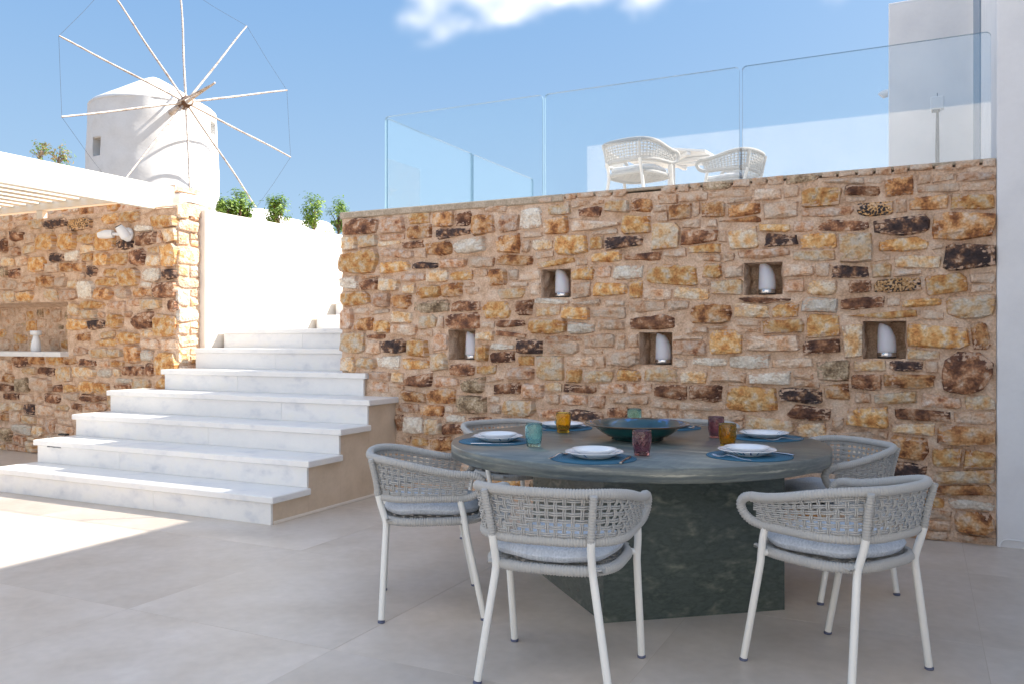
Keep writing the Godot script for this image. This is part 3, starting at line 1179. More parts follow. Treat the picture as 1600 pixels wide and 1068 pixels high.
	_st(M, -2.99, 1.331, 0.12, 0.046)
	_st(O, -2.92, 1.435, 0.23, 0.140)
	_st(B, -2.80, 1.343, 0.23, 0.065)
	_st(O, -2.49, 1.322, 0.31, 0.108)
	_st(C, -2.48, 1.428, 0.19, 0.056)
	_st(O, -2.27, 1.408, 0.20, 0.102)
	_st(P, -2.01, 1.403, 0.25, 0.058)
	_st(P, -1.99, 1.317, 0.19, 0.073)
	_st(B, -1.69, 1.330, 0.33, 0.117)
	_st(R, -1.28, 1.387, 0.28, 0.139)
	_st(C, -1.03, 1.325, 0.15, 0.042)
	_st(C, -1.02, 1.400, 0.21, 0.079)
	_st(O, -0.79, 1.404, 0.16, 0.078)
	_st(W, -0.59, 1.435, 0.22, 0.080)
	_st(O, -0.23, 1.363, 0.42, 0.060)
	_st(M, 0.06, 1.371, 0.13, 0.042)
	_st(C, 0.26, 1.414, 0.26, 0.133)
	_st(C, -4.25, 1.192, 0.24, 0.189)
	_st(B, -4.03, 1.248, 0.18, 0.040)
	_st(O, -3.96, 1.311, 0.14, 0.097)
	_st(P, -3.74, 1.288, 0.26, 0.096)
	_st(W, -3.55, 1.274, 0.12, 0.034)
	_st(M, -3.41, 1.192, 0.12, 0.119)
	_st(C, -3.01, 1.236, 0.15, 0.079)
	_st(B, -2.79, 1.249, 0.26, 0.049)
	_st(M, -2.37, 1.218, 0.30, 0.036)
	_st(W, -2.22, 1.302, 0.20, 0.078)
	_st(P, -2.08, 1.208, 0.24, 0.093)
	_st(P, -1.92, 1.202, 0.06, 0.111)
	_st(P, -1.83, 1.219, 0.07, 0.084)
	_st(M, -1.45, 1.233, 0.19, 0.031)
	_st(M, -1.37, 1.279, 0.14, 0.039)
	_st(P, -1.24, 1.298, 0.09, 0.018)
	_st(O, -1.18, 1.206, 0.23, 0.161)
	_st(M, -1.01, 1.281, 0.11, 0.030)
	_st(P, -0.88, 1.190, 0.32, 0.112)
	_st(O, -0.81, 1.296, 0.26, 0.086)
	_st(O, -0.56, 1.297, 0.21, 0.146)
	_st(C, -0.39, 1.206, 0.12, 0.216)
	_st(O, 0.09, 1.238, 0.33, 0.148)
	_st(R, 0.31, 1.229, 0.07, 0.149)
	_st(P, -4.05, 1.159, 0.15, 0.102)
	_st(D, -3.85, 1.164, 0.23, 0.109)
	_st(O, -3.62, 1.162, 0.20, 0.147)
	_st(O, -3.04, 1.120, 0.09, 0.120)
	_st(W, -2.86, 1.175, 0.17, 0.049)
	_st(B, -2.85, 1.079, 0.20, 0.086)
	_st(D, -2.63, 1.172, 0.22, 0.121)
	_st(P, -2.37, 1.154, 0.23, 0.083)
	_st(P, -2.14, 1.132, 0.14, 0.035)
	_st(P, -1.91, 1.083, 0.23, 0.096)
	_st(M, -1.43, 1.157, 0.23, 0.098)
	_st(W, -1.29, 1.065, 0.21, 0.066)
	_st(W, -1.02, 1.071, 0.25, 0.087)
	_st(P, -0.75, 1.063, 0.27, 0.092)
	_st(B, -0.57, 1.166, 0.21, 0.102)
	_st(C, 0.01, 1.122, 0.18, 0.049)
	_st(C, -4.31, 1.021, 0.14, 0.117)
	_st(C, -4.11, 1.032, 0.19, 0.098)
	_st(W, -3.90, 1.032, 0.23, 0.101)
	_st(O, -3.64, 1.026, 0.26, 0.073)
	_st(C, -3.43, 1.031, 0.15, 0.162)
	_st(B, -3.21, 0.978, 0.21, 0.084)
	_st(O, -3.00, 0.990, 0.15, 0.083)
	_st(M, -2.71, 0.962, 0.22, 0.101)
	_st(O, -2.66, 1.060, 0.14, 0.077)
	_st(C, -2.47, 1.010, 0.23, 0.180)
	_st(O, -2.28, 0.958, 0.12, 0.106)
	_st(P, -2.24, 1.057, 0.21, 0.075)
	_st(C, -2.09, 0.955, 0.21, 0.093)
	_st(P, -2.07, 1.051, 0.06, 0.081)
	_st(O, -1.86, 0.961, 0.16, 0.080)
	_st(C, -1.63, 0.970, 0.23, 0.091)
	_st(M, -1.51, 1.057, 0.08, 0.039)
	_st(C, -1.40, 0.960, 0.18, 0.086)
	_st(P, -1.17, 0.970, 0.23, 0.088)
	_st(W, -0.89, 0.968, 0.26, 0.086)
	_st(C, -0.69, 0.988, 0.12, 0.037)
	_st(G, -0.50, 1.017, 0.21, 0.138)
	_st(B, -0.32, 0.945, 0.18, 0.093)
	_st(C, -0.29, 1.051, 0.19, 0.061)
	_st(D, -0.08, 1.053, 0.19, 0.053)
	_st(R, -0.07, 0.955, 0.26, 0.101)
	_st(P, 0.05, 1.046, 0.06, 0.069)
	_st(B, 0.24, 1.016, 0.25, 0.249)
	_st(M, -3.98, 0.837, 0.16, 0.057)
	_st(M, -3.98, 0.925, 0.17, 0.057)
	_st(M, -3.82, 0.840, 0.14, 0.039)
	_st(C, -3.81, 0.917, 0.11, 0.079)
	_st(B, -3.61, 0.908, 0.25, 0.112)
	_st(M, -3.36, 0.891, 0.24, 0.076)
	_st(G, -3.11, 0.871, 0.22, 0.108)
	_st(C, -2.94, 0.921, 0.14, 0.025)
	_st(B, -2.82, 0.850, 0.20, 0.086)
	_st(M, -2.60, 0.827, 0.16, 0.133)
	_st(C, -2.44, 0.865, 0.13, 0.056)
	_st(B, -2.24, 0.858, 0.23, 0.047)
	_st(M, -1.98, 0.870, 0.18, 0.073)
	_st(M, -1.78, 0.875, 0.17, 0.080)
	_st(B, -1.56, 0.849, 0.23, 0.106)
	_st(B, -1.32, 0.855, 0.22, 0.104)
	_st(O, -1.02, 0.818, 0.34, 0.193)
	_st(D, -0.70, 0.861, 0.27, 0.085)
	_st(P, -0.66, 0.935, 0.14, 0.040)
	_st(R, -0.48, 0.893, 0.17, 0.076)
	_st(M, -0.32, 0.855, 0.09, 0.064)
	_st(C, -0.15, 0.849, 0.24, 0.086)
	_st(M, 0.11, 0.843, 0.21, 0.084)
	_st(C, 0.31, 0.836, 0.14, 0.083)
	_st(R, -3.66, 0.775, 0.20, 0.091)
	_st(R, -3.39, 0.778, 0.26, 0.115)
	_st(G, -3.13, 0.714, 0.30, 0.129)
	_st(P, -2.95, 0.762, 0.10, 0.054)
	_st(P, -2.93, 0.688, 0.08, 0.087)
	_st(C, -2.72, 0.714, 0.24, 0.142)
	_st(C, -2.44, 0.788, 0.10, 0.060)
	_st(M, -2.27, 0.773, 0.21, 0.091)
	_st(M, -2.10, 0.774, 0.12, 0.074)
	_st(B, -1.95, 0.708, 0.15, 0.061)
	_st(P, -1.85, 0.788, 0.28, 0.061)
	_st(B, -1.76, 0.704, 0.10, 0.052)
	_st(M, -1.62, 0.694, 0.08, 0.053)
	_st(C, -1.61, 0.763, 0.20, 0.034)
	_st(M, -1.53, 0.690, 0.07, 0.037)
	_st(P, -1.34, 0.764, 0.30, 0.039)
	_st(P, -1.16, 0.700, 0.21, 0.044)
	_st(B, -0.64, 0.736, 0.25, 0.080)
	_st(O, -0.30, 0.729, 0.25, 0.152)
	_st(B, 0.01, 0.757, 0.30, 0.081)
	_st(P, 0.28, 0.754, 0.21, 0.070)
	_st(M, -3.70, 0.672, 0.20, 0.061)
	_st(R, -3.49, 0.653, 0.22, 0.086)
	_st(B, -3.33, 0.674, 0.07, 0.047)
	_st(W, -3.27, 0.604, 0.17, 0.055)
	_st(B, -3.06, 0.590, 0.21, 0.067)
	_st(M, -2.84, 0.617, 0.11, 0.045)
	_st(M, -2.46, 0.682, 0.18, 0.062)
	_st(D, -2.19, 0.676, 0.27, 0.063)
	_st(M, -1.12, 0.639, 0.11, 0.047)
	_st(C, -0.90, 0.654, 0.30, 0.114)
	_st(C, -0.63, 0.634, 0.17, 0.090)
	_st(O, -0.48, 0.675, 0.08, 0.070)
	_st(P, -0.40, 0.616, 0.25, 0.028)
	_st(P, -0.20, 0.640, 0.04, 0.046)
	_st(C, -0.05, 0.671, 0.25, 0.059)
	_st(R, 0.24, 0.638, 0.30, 0.123)
	_st(B, -3.78, 0.554, 0.06, 0.116)
	_st(W, -3.66, 0.526, 0.18, 0.156)
	_st(C, -3.48, 0.525, 0.13, 0.137)
	_st(B, -3.27, 0.513, 0.21, 0.093)
	_st(R, -0.07, 0.553, 0.22, 0.140)
	_st(O, 0.14, 0.512, 0.16, 0.120)
	_st(O, 0.30, 0.500, 0.14, 0.109)
	_st(M, -3.72, 0.437, 0.07, 0.049)
	_st(O, -3.60, 0.419, 0.15, 0.075)
	_st(R, -3.41, 0.413, 0.20, 0.111)
	_st(D, -0.09, 0.424, 0.24, 0.072)
	_st(C, 0.23, 0.398, 0.31, 0.092)
	_st(O, 0.03, 0.235, 0.16, 0.072)
	_st(R, 0.21, 0.307, 0.35, 0.079)
	_st(W, 0.27, 0.230, 0.22, 0.066)
	_st(P, 0.05, 0.092, 0.22, 0.058)
	_st(P, 0.06, 0.157, 0.21, 0.054)
	_st(R, 0.28, 0.125, 0.20, 0.142)
	_st(P, 0.03, 0.038, 0.18, 0.036)
	_st(P, 0.30, 0.045, 0.16, 0.013)


func _stones_of_left_wall() -> void:
	_st(P, -9.12, 2.470, 0.25, 0.067)
	_st(C, -8.62, 2.475, 0.22, 0.071)
	_st(D, -8.30, 2.456, 0.37, 0.070)
	_st(O, -7.45, 2.456, 0.26, 0.061)
	_st(O, -7.17, 2.444, 0.27, 0.109)
	_st(B, -8.92, 2.356, 0.23, 0.112)
	_st(K, -7.91, 2.419, 0.33, 0.119)
	_st(W, -6.96, 2.336, 0.24, 0.059)
	_st(O, -6.67, 2.377, 0.33, 0.111)
	_st(B, -9.17, 2.269, 0.14, 0.140)
	_st(M, -8.97, 2.190, 0.18, 0.092)
	_st(C, -8.75, 2.212, 0.24, 0.092)
	_st(P, -8.73, 2.309, 0.20, 0.078)
	_st(O, -8.45, 2.266, 0.29, 0.174)
	_st(O, -8.10, 2.257, 0.26, 0.190)
	_st(O, -7.81, 2.267, 0.24, 0.087)
	_st(O, -7.52, 2.236, 0.28, 0.203)
	_st(B, -6.92, 2.227, 0.26, 0.113)
	_st(M, -6.74, 2.219, 0.09, 0.128)
	_st(C, -6.60, 2.238, 0.16, 0.127)
	_st(C, -9.08, 2.079, 0.22, 0.086)
	_st(P, -8.85, 2.083, 0.20, 0.099)
	_st(D, -8.27, 2.096, 0.22, 0.083)
	_st(W, -8.03, 2.099, 0.25, 0.107)
	_st(C, -7.81, 2.164, 0.24, 0.081)
	_st(O, -7.79, 2.069, 0.17, 0.081)
	_st(D, -7.25, 2.184, 0.23, 0.082)
	_st(C, -6.84, 2.113, 0.16, 0.064)
	_st(G, -9.18, 1.980, 0.13, 0.093)
	_st(B, -8.99, 1.956, 0.20, 0.086)
	_st(O, -8.59, 2.026, 0.26, 0.162)
	_st(P, -8.34, 1.984, 0.20, 0.096)
	_st(R, -8.12, 1.985, 0.20, 0.101)
	_st(R, -7.92, 1.984, 0.18, 0.088)
	_st(O, -7.57, 2.050, 0.19, 0.123)
	_st(O, -7.32, 2.046, 0.23, 0.110)
	_st(B, -7.04, 2.041, 0.20, 0.151)
	_st(C, -6.82, 2.010, 0.21, 0.107)
	_st(O, -6.61, 2.044, 0.19, 0.222)
	_st(P, -9.10, 1.827, 0.28, 0.086)
	_st(P, -8.72, 1.891, 0.29, 0.078)
	_st(R, -8.44, 1.846, 0.25, 0.122)
	_st(P, -8.22, 1.833, 0.19, 0.096)
	_st(D, -7.74, 1.933, 0.15, 0.087)
	_st(O, -7.50, 1.817, 0.35, 0.080)
	_st(O, -7.44, 1.901, 0.18, 0.067)
	_st(O, -7.17, 1.849, 0.28, 0.179)
	_st(W, -6.85, 1.859, 0.24, 0.123)
	_st(D, -6.62, 1.862, 0.20, 0.090)
	_st(C, -9.07, 1.704, 0.21, 0.093)
	_st(O, -8.81, 1.698, 0.25, 0.092)
	_st(P, -8.79, 1.789, 0.25, 0.079)
	_st(C, -8.35, 1.709, 0.21, 0.109)
	_st(M, -8.09, 1.696, 0.30, 0.095)
	_st(C, -8.02, 1.802, 0.18, 0.069)
	_st(W, -7.81, 1.733, 0.24, 0.181)
	_st(R, -7.55, 1.695, 0.25, 0.117)
	_st(R, -6.97, 1.691, 0.24, 0.081)
	_st(W, -6.93, 1.771, 0.17, 0.038)
	_st(B, -6.67, 1.707, 0.30, 0.138)
	_st(O, -7.72, 1.578, 0.38, 0.087)
	_st(M, -7.11, 1.603, 0.19, 0.049)
	_st(C, -6.86, 1.563, 0.29, 0.096)
	_st(C, -8.01, 1.537, 0.19, 0.107)
	_st(C, -7.76, 1.483, 0.22, 0.106)
	_st(M, -7.35, 1.561, 0.26, 0.077)
	_st(B, -6.57, 1.557, 0.10, 0.095)
	_st(O, -7.95, 1.391, 0.32, 0.107)
	_st(D, -7.64, 1.373, 0.24, 0.099)
	_st(O, -7.37, 1.398, 0.22, 0.140)
	_st(B, -6.97, 1.417, 0.28, 0.156)
	_st(O, -6.67, 1.358, 0.29, 0.201)
	_st(R, -7.86, 1.263, 0.20, 0.073)
	_st(O, -7.49, 1.188, 0.31, 0.077)
	_st(C, -7.48, 1.276, 0.23, 0.066)
	_st(O, -7.19, 1.243, 0.29, 0.109)
	_st(C, -6.92, 1.285, 0.15, 0.043)
	_st(M, -7.89, 1.086, 0.21, 0.090)
	_st(C, -7.64, 1.091, 0.27, 0.095)
	_st(C, -7.37, 1.084, 0.17, 0.099)
	_st(R, -7.12, 1.080, 0.22, 0.163)
	_st(W, -6.89, 1.071, 0.14, 0.096)
	_st(P, -6.87, 1.175, 0.26, 0.070)
	_st(P, -6.62, 1.173, 0.21, 0.074)
	_st(B, -8.88, 0.994, 0.30, 0.109)
	_st(R, -8.60, 1.002, 0.20, 0.097)
	_st(O, -8.32, 1.011, 0.24, 0.084)
	_st(R, -8.07, 1.013, 0.20, 0.083)
	_st(B, -7.79, 0.992, 0.25, 0.056)
	_st(P, -7.56, 0.983, 0.18, 0.055)
	_st(O, -7.34, 0.983, 0.19, 0.038)
	_st(O, -6.66, 0.980, 0.29, 0.227)
	_st(P, -9.14, 0.930, 0.20, 0.128)
	_st(C, -8.72, 0.875, 0.22, 0.086)
	_st(B, -8.45, 0.891, 0.27, 0.085)
	_st(C, -8.16, 0.851, 0.25, 0.161)
	_st(C, -7.85, 0.878, 0.34, 0.101)
	_st(W, -7.53, 0.886, 0.23, 0.072)
	_st(C, -7.35, 0.881, 0.11, 0.066)
	_st(W, -7.24, 0.814, 0.23, 0.049)
	_st(B, -7.12, 0.909, 0.33, 0.092)
	_st(B, -6.88, 0.926, 0.12, 0.096)
	_st(B, -9.13, 0.697, 0.24, 0.081)
	_st(R, -9.07, 0.809, 0.22, 0.093)
	_st(G, -8.86, 0.733, 0.28, 0.172)
	_st(P, -8.53, 0.751, 0.35, 0.158)
	_st(B, -8.28, 0.717, 0.18, 0.067)
	_st(O, -8.06, 0.716, 0.22, 0.080)
	_st(O, -7.80, 0.727, 0.22, 0.112)
	_st(O, -7.57, 0.728, 0.19, 0.100)
	_st(B, -7.27, 0.751, 0.20, 0.044)
	_st(C, -7.00, 0.787, 0.24, 0.092)
	_st(B, -9.02, 0.599, 0.23, 0.087)
	_st(P, -8.78, 0.588, 0.20, 0.074)
	_st(B, -8.35, 0.598, 0.23, 0.090)
	_st(P, -8.06, 0.625, 0.22, 0.080)
	_st(B, -7.70, 0.621, 0.40, 0.061)
	_st(C, -9.18, 0.492, 0.14, 0.093)
	_st(C, -8.93, 0.491, 0.20, 0.087)
	_st(D, -8.73, 0.470, 0.21, 0.097)
	_st(P, -8.47, 0.468, 0.26, 0.130)
	_st(C, -8.19, 0.503, 0.19, 0.045)
	_st(B, -7.97, 0.524, 0.15, 0.071)
	_st(M, -7.67, 0.531, 0.34, 0.065)
	_st(R, -9.16, 0.376, 0.17, 0.070)
	_st(P, -8.97, 0.381, 0.21, 0.110)
	_st(C, -8.73, 0.350, 0.24, 0.086)
	_st(P, -8.54, 0.355, 0.13, 0.068)
	_st(P, -8.19, 0.430, 0.23, 0.078)
	_st(P, -8.14, 0.352, 0.18, 0.039)
	_st(W, -8.85, 0.247, 0.33, 0.121)
	_st(C, -8.58, 0.245, 0.18, 0.102)
	_st(M, -8.38, 0.305, 0.19, 0.157)
	_st(P, -8.15, 0.279, 0.26, 0.083)
	_st(G, -9.14, 0.164, 0.22, 0.157)
	_st(M, -8.89, 0.128, 0.21, 0.104)
	_st(C, -8.69, 0.063, 0.14, 0.114)
	_st(C, -8.65, 0.157, 0.25, 0.046)
	_st(C, -9.20, 0.033, 0.09, 0.064)
	_st(M, -8.96, 0.043, 0.35, 0.081)


# ------------------------------------------------------------------ things on and round the table
func path_tube(called: String, pts: Array, r, sides: int, m: Material, parent: Node3D, flat := 1.0, step := 0.0) -> MeshInstance3D:
	var st := mb()
	tube(st, resample(pts, step) if step > 0 else pts, r, sides, true, flat)
	return put(called, st, m, parent)


func fork_mesh() -> Mesh:
	var st := mb()
	tube(st, resample([Vector3(0, 0.004, 0.10), Vector3(0, 0.006, 0.05), Vector3(0, 0.014, -0.01), Vector3(0, 0.007, -0.035)], 0.006), 0.0042, 8, true, 0.45)
	for k in 4:
		var x := (k - 1.5) * 0.0052
		tube(st, resample([Vector3(x * 0.5, 0.009, -0.03), Vector3(x, 0.005, -0.045), Vector3(x, 0.004, -0.07), Vector3(x, 0.009, -0.092)], 0.006), 0.0019, 5)
	st.generate_normals()
	return st.commit()


func knife_mesh() -> Mesh:
	var st := mb()
	tube(st, [Vector3(0, 0.004, 0.10), Vector3(0, 0.0045, 0.05), Vector3(0, 0.004, 0.0)], [0.0062, 0.0058, 0.004], 8, true, 0.6)
	tube(st, [Vector3(0, 0.004, 0.0), Vector3(0, 0.004, -0.03), Vector3(0.001, 0.004, -0.08), Vector3(0.002, 0.004, -0.105)], [0.005, 0.009, 0.0085, 0.002], 8, true, 0.16)
	st.generate_normals()
	return st.commit()


func cutlery(called: String, mesh: Mesh, label: String, category: String, at: Vector3, turn: float, group: String) -> void:
	var mi := MeshInstance3D.new()
	mi.mesh = mesh
	mi.material_override = mat.steel
	mi.name = numbered(called)
	add_child(mi)
	mi.position = at
	mi.rotation.y = turn
	tag(mi, label, category, group)


func lathe_thing(called: String, prof: Array, sides: int, m: Material, uv: int, label: String, category: String, at: Vector3, turn := 0.0, group := "", bumped = null) -> MeshInstance3D:
	var st := mb()
	lathe(st, prof, sides, Vector3.ZERO, uv, bumped)
	var mi := put(called, st, m)
	mi.position = at
	mi.rotation.y = turn
	tag(mi, label, category, group)
	return mi


func glass_panel(label: String, a: Vector3, b: Vector3, y0: float, y1: float, dark_edge: bool) -> void:
	# two plies with rounded upper corners and polished edges, from a to b
	var o := thing("glass_panel", label, "glass panel", a, atan2(-(b.z - a.z), b.x - a.x), "frameless glass balustrade panels on the wall")
	var l := a.distance_to(b)
	var r := 0.03
	var ring := [Vector2(0, y0), Vector2(l, y0)]
	for k in 6:
		var g := PI / 2 * k / 5.0
		ring.append(Vector2(l - r + cos(g) * r, y1 - r + sin(g) * r))
	for k in 6:
		var g := PI / 2 + PI / 2 * k / 5.0
		ring.append(Vector2(r + cos(g) * r, y1 - r + sin(g) * r))
	for z in [-0.006, 0.006]:
		var st := mb()
		st.set_smooth_group(-1)
		for s in [-1.0, 1.0]:
			for k in range(1, ring.size() - 1):
				var p := [ring[0], ring[k], ring[k + 1]]
				var q := []
				for v in p:
					q.append(Vector3(v.x, v.y, z + s * 0.004))
				if s > 0:
					tri(st, q[0], q[1], q[2])
				else:
					tri(st, q[0], q[2], q[1])
		put("pane", st, mat.pane, o)
	var st := mb()
	st.set_smooth_group(-1)
	for k in ring.size():
		if k == 0:
			continue
		var p: Vector2 = ring[k]
		var q: Vector2 = ring[(k + 1) % ring.size()]
		for z in [-0.006, 0.006]:
			quad(st, Vector3(p.x, p.y, z + 0.0036), Vector3(p.x, p.y, z - 0.0036), Vector3(q.x, q.y, z - 0.0036), Vector3(q.x, q.y, z + 0.0036))
	put("polished_edge", st, mat.glass_edge_dark if dark_edge else mat.glass_edge, o)


func table_lamp(label: String, at: Vector3, turn: float) -> void:
	var o := thing("table_lamp", label, "lamp", at, turn, "cordless table lamps in the wall niches")
	var st := mb()
	lathe(st, [Vector2(0, 0), Vector2(0.054, 0), Vector2(0.055, 0.003), Vector2(0.055, 0.008), Vector2(0, 0.008)], 40)
	put("base", st, mat.black, o)
	st = mb()
	lathe(st, [Vector2(0, 0.008), Vector2(0.0555, 0.008), Vector2(0.0565, 0.010), Vector2(0.0565, 0.032), Vector2(0.0555, 0.034), Vector2(0, 0.034)], 40)
	put("metal_band", st, mat.steel, o)
	st = mb()
	st.set_smooth_group(0)
	# the shade is cut off aslant at the top
	var prof := [Vector2(0.0, 0.034), Vector2(0.0545, 0.034), Vector2(0.0555, 0.05), Vector2(0.0545, 0.09), Vector2(0.051, 0.135), Vector2(0.044, 0.175), Vector2(0.036, 0.198), Vector2(0.028, 0.206), Vector2(0.016, 0.209), Vector2(0.0, 0.21)]
	var n := 40
	for i in prof.size() - 1:
		for k in n:
			var p := []
			for q in [[i, k], [i, k + 1], [i + 1, k + 1], [i + 1, k]]:
				var a: float = -TAU * (q[1] % n) / n
				var v: Vector2 = prof[q[0]]
				var x := cos(a) * v.x
				p.append(Vector3(x + 0.010 * smoothstep(0.1, 0.21, v.y) * -1.0, v.y - x * 0.42 * smoothstep(0.12, 0.2, v.y), sin(a) * v.x))
			if i == 0:
				tri(st, p[0], p[3], p[2])
			elif i == prof.size() - 2:
				tri(st, p[0], p[3], p[1])
			else:
				quad(st, p[0], p[3], p[2], p[1])
	put("frosted_shade", st, mat.frosted, o)


func face_turn(f: Vector2) -> float:
	return atan2(-f.x, -f.y)


func _ready() -> void:
	rng.seed = 20240
	# ---------------- camera, sky, sun, exposure
	var cam := Camera3D.new()
	cam.name = "camera"
	cam.fov = rad_to_deg(2.0 * atan(534.0 / 1308.86))
	cam.near = 0.05
	cam.far = 600.0
	add_child(cam)
	cam.position = Vector3(0, 1.2, 5.694)
	cam.rotation_degrees = Vector3(0, 26.05, 0)
	cam.current = true
	var env := Environment.new()
	var sky := Sky.new()
	var pan := PanoramaSkyMaterial.new()
	pan.panorama = make_sky()
	sky.sky_material = pan
	env.sky = sky
	env.background_mode = Environment.BG_SKY
	env.tonemap_mode = Environment.TONE_MAPPER_LINEAR
	env.tonemap_exposure = 2.4
	env.sdfgi_enabled = true
	env.ssao_enabled = true
	env.ssil_enabled = true
	var we := WorldEnvironment.new()
	we.name = "surroundings"
	we.environment = env
	add_child(we)
	var sun := DirectionalLight3D.new()
	sun.name = "sun"
	sun.light_energy = 1.5
	sun.light_color = Color(1.0, 0.965, 0.915)
	sun.light_angular_distance = 0.5
	sun.shadow_enabled = true
	add_child(sun)
	sun.look_at_from_position(Vector3(0.85, 1.0, -0.65) * 50.0, Vector3.ZERO, Vector3.UP)
	make_materials()
	var st: SurfaceTool

	# ---------------- ground, floor, raised ground
	st = mb()
	quad(st, Vector3(-300, -0.06, 200), Vector3(300, -0.06, 200), Vector3(300, -0.06, -300), Vector3(-300, -0.06, -300))
	structure(put("ground", st, mat.earth))
	var floor_root := Node3D.new()
	floor_root.name = "terrace_floor"
	add_child(floor_root)
	structure(floor_root)
	st = mb()
	box(st, Vector3(-14, -0.05, -0.9), Vector3(9, -0.0007, 14.5))
	put("grout_bed", st, mat.grout, floor_root)
	for i in range(-11, 2):
		for j in range(-2, 10):
			var x0 := 0.22 + i * 1.143
			var z0 := 3.065 - j * 1.165 + 3 * 1.165 * 0.0
			z0 = 3.065 + (j - 3) * 1.165
			if z0 < -2.0:
				continue
			st = mb()
			var lift := rng.randf_range(-0.0004, 0.0004)
			box(st, Vector3(x0 + 0.001, -0.012, maxf(z0 + 0.001, -0.9)), Vector3(x0 + 1.142, lift, z0 + 1.164), 0.0004)
			put("tile", st, mat["tile%d" % (rng.randi() % 3)], floor_root)
	st = mb()
	box(st, Vector3(-4.365, 0, -9.0), Vector3(0.39, 2.25, -0.345))
	structure(put("upper_terrace", st, mat.cement))
	st = mb()
	st.set_smooth_group(0)
	var hz := noise(61, 0.05, 3)
	for i in 40:
		for j in 24:
			var p := []
			for q in [[i, j], [i, j + 1], [i + 1, j + 1], [i + 1, j]]:
				var x: float = -62.0 + q[0] * 1.8
				var z: float = -9.05 - q[1] * 2.2
				var y := minf(2.42 + maxf(-z - 9.0, 0) * 0.16, 4.6) + hz.get_noise_2d(x, z) * 0.25 * smoothstep(9.0, 13.0, -z)
				p.append(Vector3(x, y, z))
			quad(st, p[3], p[2], p[1], p[0])
	structure(put("hillside", st, mat.earth))
	st = mb()
	box(st, Vector3(-12.2, 0, -9.04), Vector3(-6.63, 2.42, -1.31))
	structure(put("garden_terrace", st, mat.earth))
	st = mb()
	box(st, Vector3(-16, 0, -9.03), Vector3(-12.21, 3.86, -1.5), 0.02)
	structure(put("upper_garden_terrace", st, mat.whitewash))

	# ---------------- the big stone wall
	var wall := thing("stone_wall", "long rubble stone retaining wall with five lamp niches behind the dining table", "wall")
	var holes := [Rect2(-3.337, 1.062, 0.238, 0.233), Rect2(-1.785, 1.041, 0.236, 0.226), Rect2(-2.541, 1.526, 0.237, 0.210), Rect2(-1.062, 1.510, 0.248, 0.214), Rect2(-0.329, 1.097, 0.247, 0.232)]
	var face := Transform3D(Basis(), Vector3(0, 0, 0))
	var area := Rect2(-4.385, 0.0, 4.783, 2.283)
	_stones_of_long_wall()
	# the part hidden behind the table and the chairs, and slivers between
	fill_stones(Rect2(-3.79, 0.03, 4.15, 2.2), holes, [Vector2(0.20, 0.10), Vector2(0.15, 0.075), Vector2(0.11, 0.05), Vector2(0.07, 0.035)], 260)
	masonry(wall, face, area, holes, 0.042)
	mortar_bed(wall, face, Rect2(-4.372, -0.02, 4.77, 2.27), holes)
	for r in holes:
		niche(wall, face, r, 0.24, mat.mortar)
	st = mb()
	box(st, Vector3(-4.37, 0, -0.34), Vector3(0.395, 2.25, -0.26))
	box(st, Vector3(-4.368, 0, -0.259), Vector3(-4.33, 2.25, -0.004))
	put("core", st, mat.mortar, wall)
	st = mb()
	box(st, Vector3(-4.39, 2.228, -0.34), Vector3(-2.36, 2.284, 0.016), 0.008)
	box(st, Vector3(-2.359, 2.262, -0.34), Vector3(0.397, 2.2838, 0.012), 0.006)
	put("coping", st, mat.cement, wall)
	# quoins showing on the end of the wall
	var endface := Transform3D(Basis(Vector3(0, 0, 1), Vector3.UP, Vector3(-1, 0, 0)), Vector3(-4.368, 0, 0))
	fill_stones(Rect2(-0.33, 0.98, 0.33, 1.25), [], [Vector2(0.24, 0.13), Vector2(0.15, 0.09), Vector2(0.1, 0.05)], 90)
	masonry(wall, endface, Rect2(-0.335, 0.95, 0.335, 1.28), [], 0.02, 60)

	# ---------------- stairs
	var stair := thing("marble_staircase", "wide white marble staircase rising between the two stone walls", "staircase")
	var tops := [0.0, 0.189, 0.378, 0.565, 0.757, 0.945, 1.14, 1.326, 1.512, 1.706, 1.895, 2.084, 2.25]
	var fronts := [0.0, 1.477, 1.118, 0.76, 0.41, 0.06, -0.31, -0.68, -2.14, -2.5, -2.87, -3.24, -3.61, -7.0]
	for k in range(1, 13):
		var xl := -6.745 if k < 5 else (-6.443 if k == 5 else -6.405)
		var xr := -3.80 if k < 5 else (-4.094 if k == 5 else -4.372)
		var y0: float = tops[k - 1]
		var y1: float = tops[k]
		var z0: float = fronts[k]
		var back: float = fronts[k + 1] - 0.03
		if k < 5:
			back = -0.001 if k == 4 else back
		st = mb()
		var inl := 0.033 if k < 6 else 0.0
		var cz0 := z0 - 0.042
		if k < 5:
			# each core reaches back to the next one
			box(st, Vector3(xl + inl + 0.002, 0.0, (fronts[k + 1] - 0.0415) if k < 4 else 0.001), Vector3(xr - 0.035, y1 - 0.046, cz0), 0.0005)
		elif k == 5:
			box(st, Vector3(xl + inl, 0.6, fronts[6] - 0.0415), Vector3(-4.375, y1 - 0.046, cz0), 0.0005)
			box(st, Vector3(-4.3745, 0.758, 0.002), Vector3(xr - 0.035, y1 - 0.046, cz0), 0.0005)
		else:
			box(st, Vector3(xl + 0.002, 0.6, back + 0.03 - 0.0415), Vector3(xr - 0.002, y1 - 0.046, cz0), 0.0005)
		put("core", st, mat.stair_plaster, stair)
		# riser in two slabs
		var cutx := lerpf(xl, xr, [0.5, 0.62, 0.35, 0.55, 0.7, 0.4, 0.5][k % 7])
		var spans := [[xl + inl, cutx - 0.0008], [cutx + 0.0008, xr - (0.033 if k < 6 else 0.0)]]
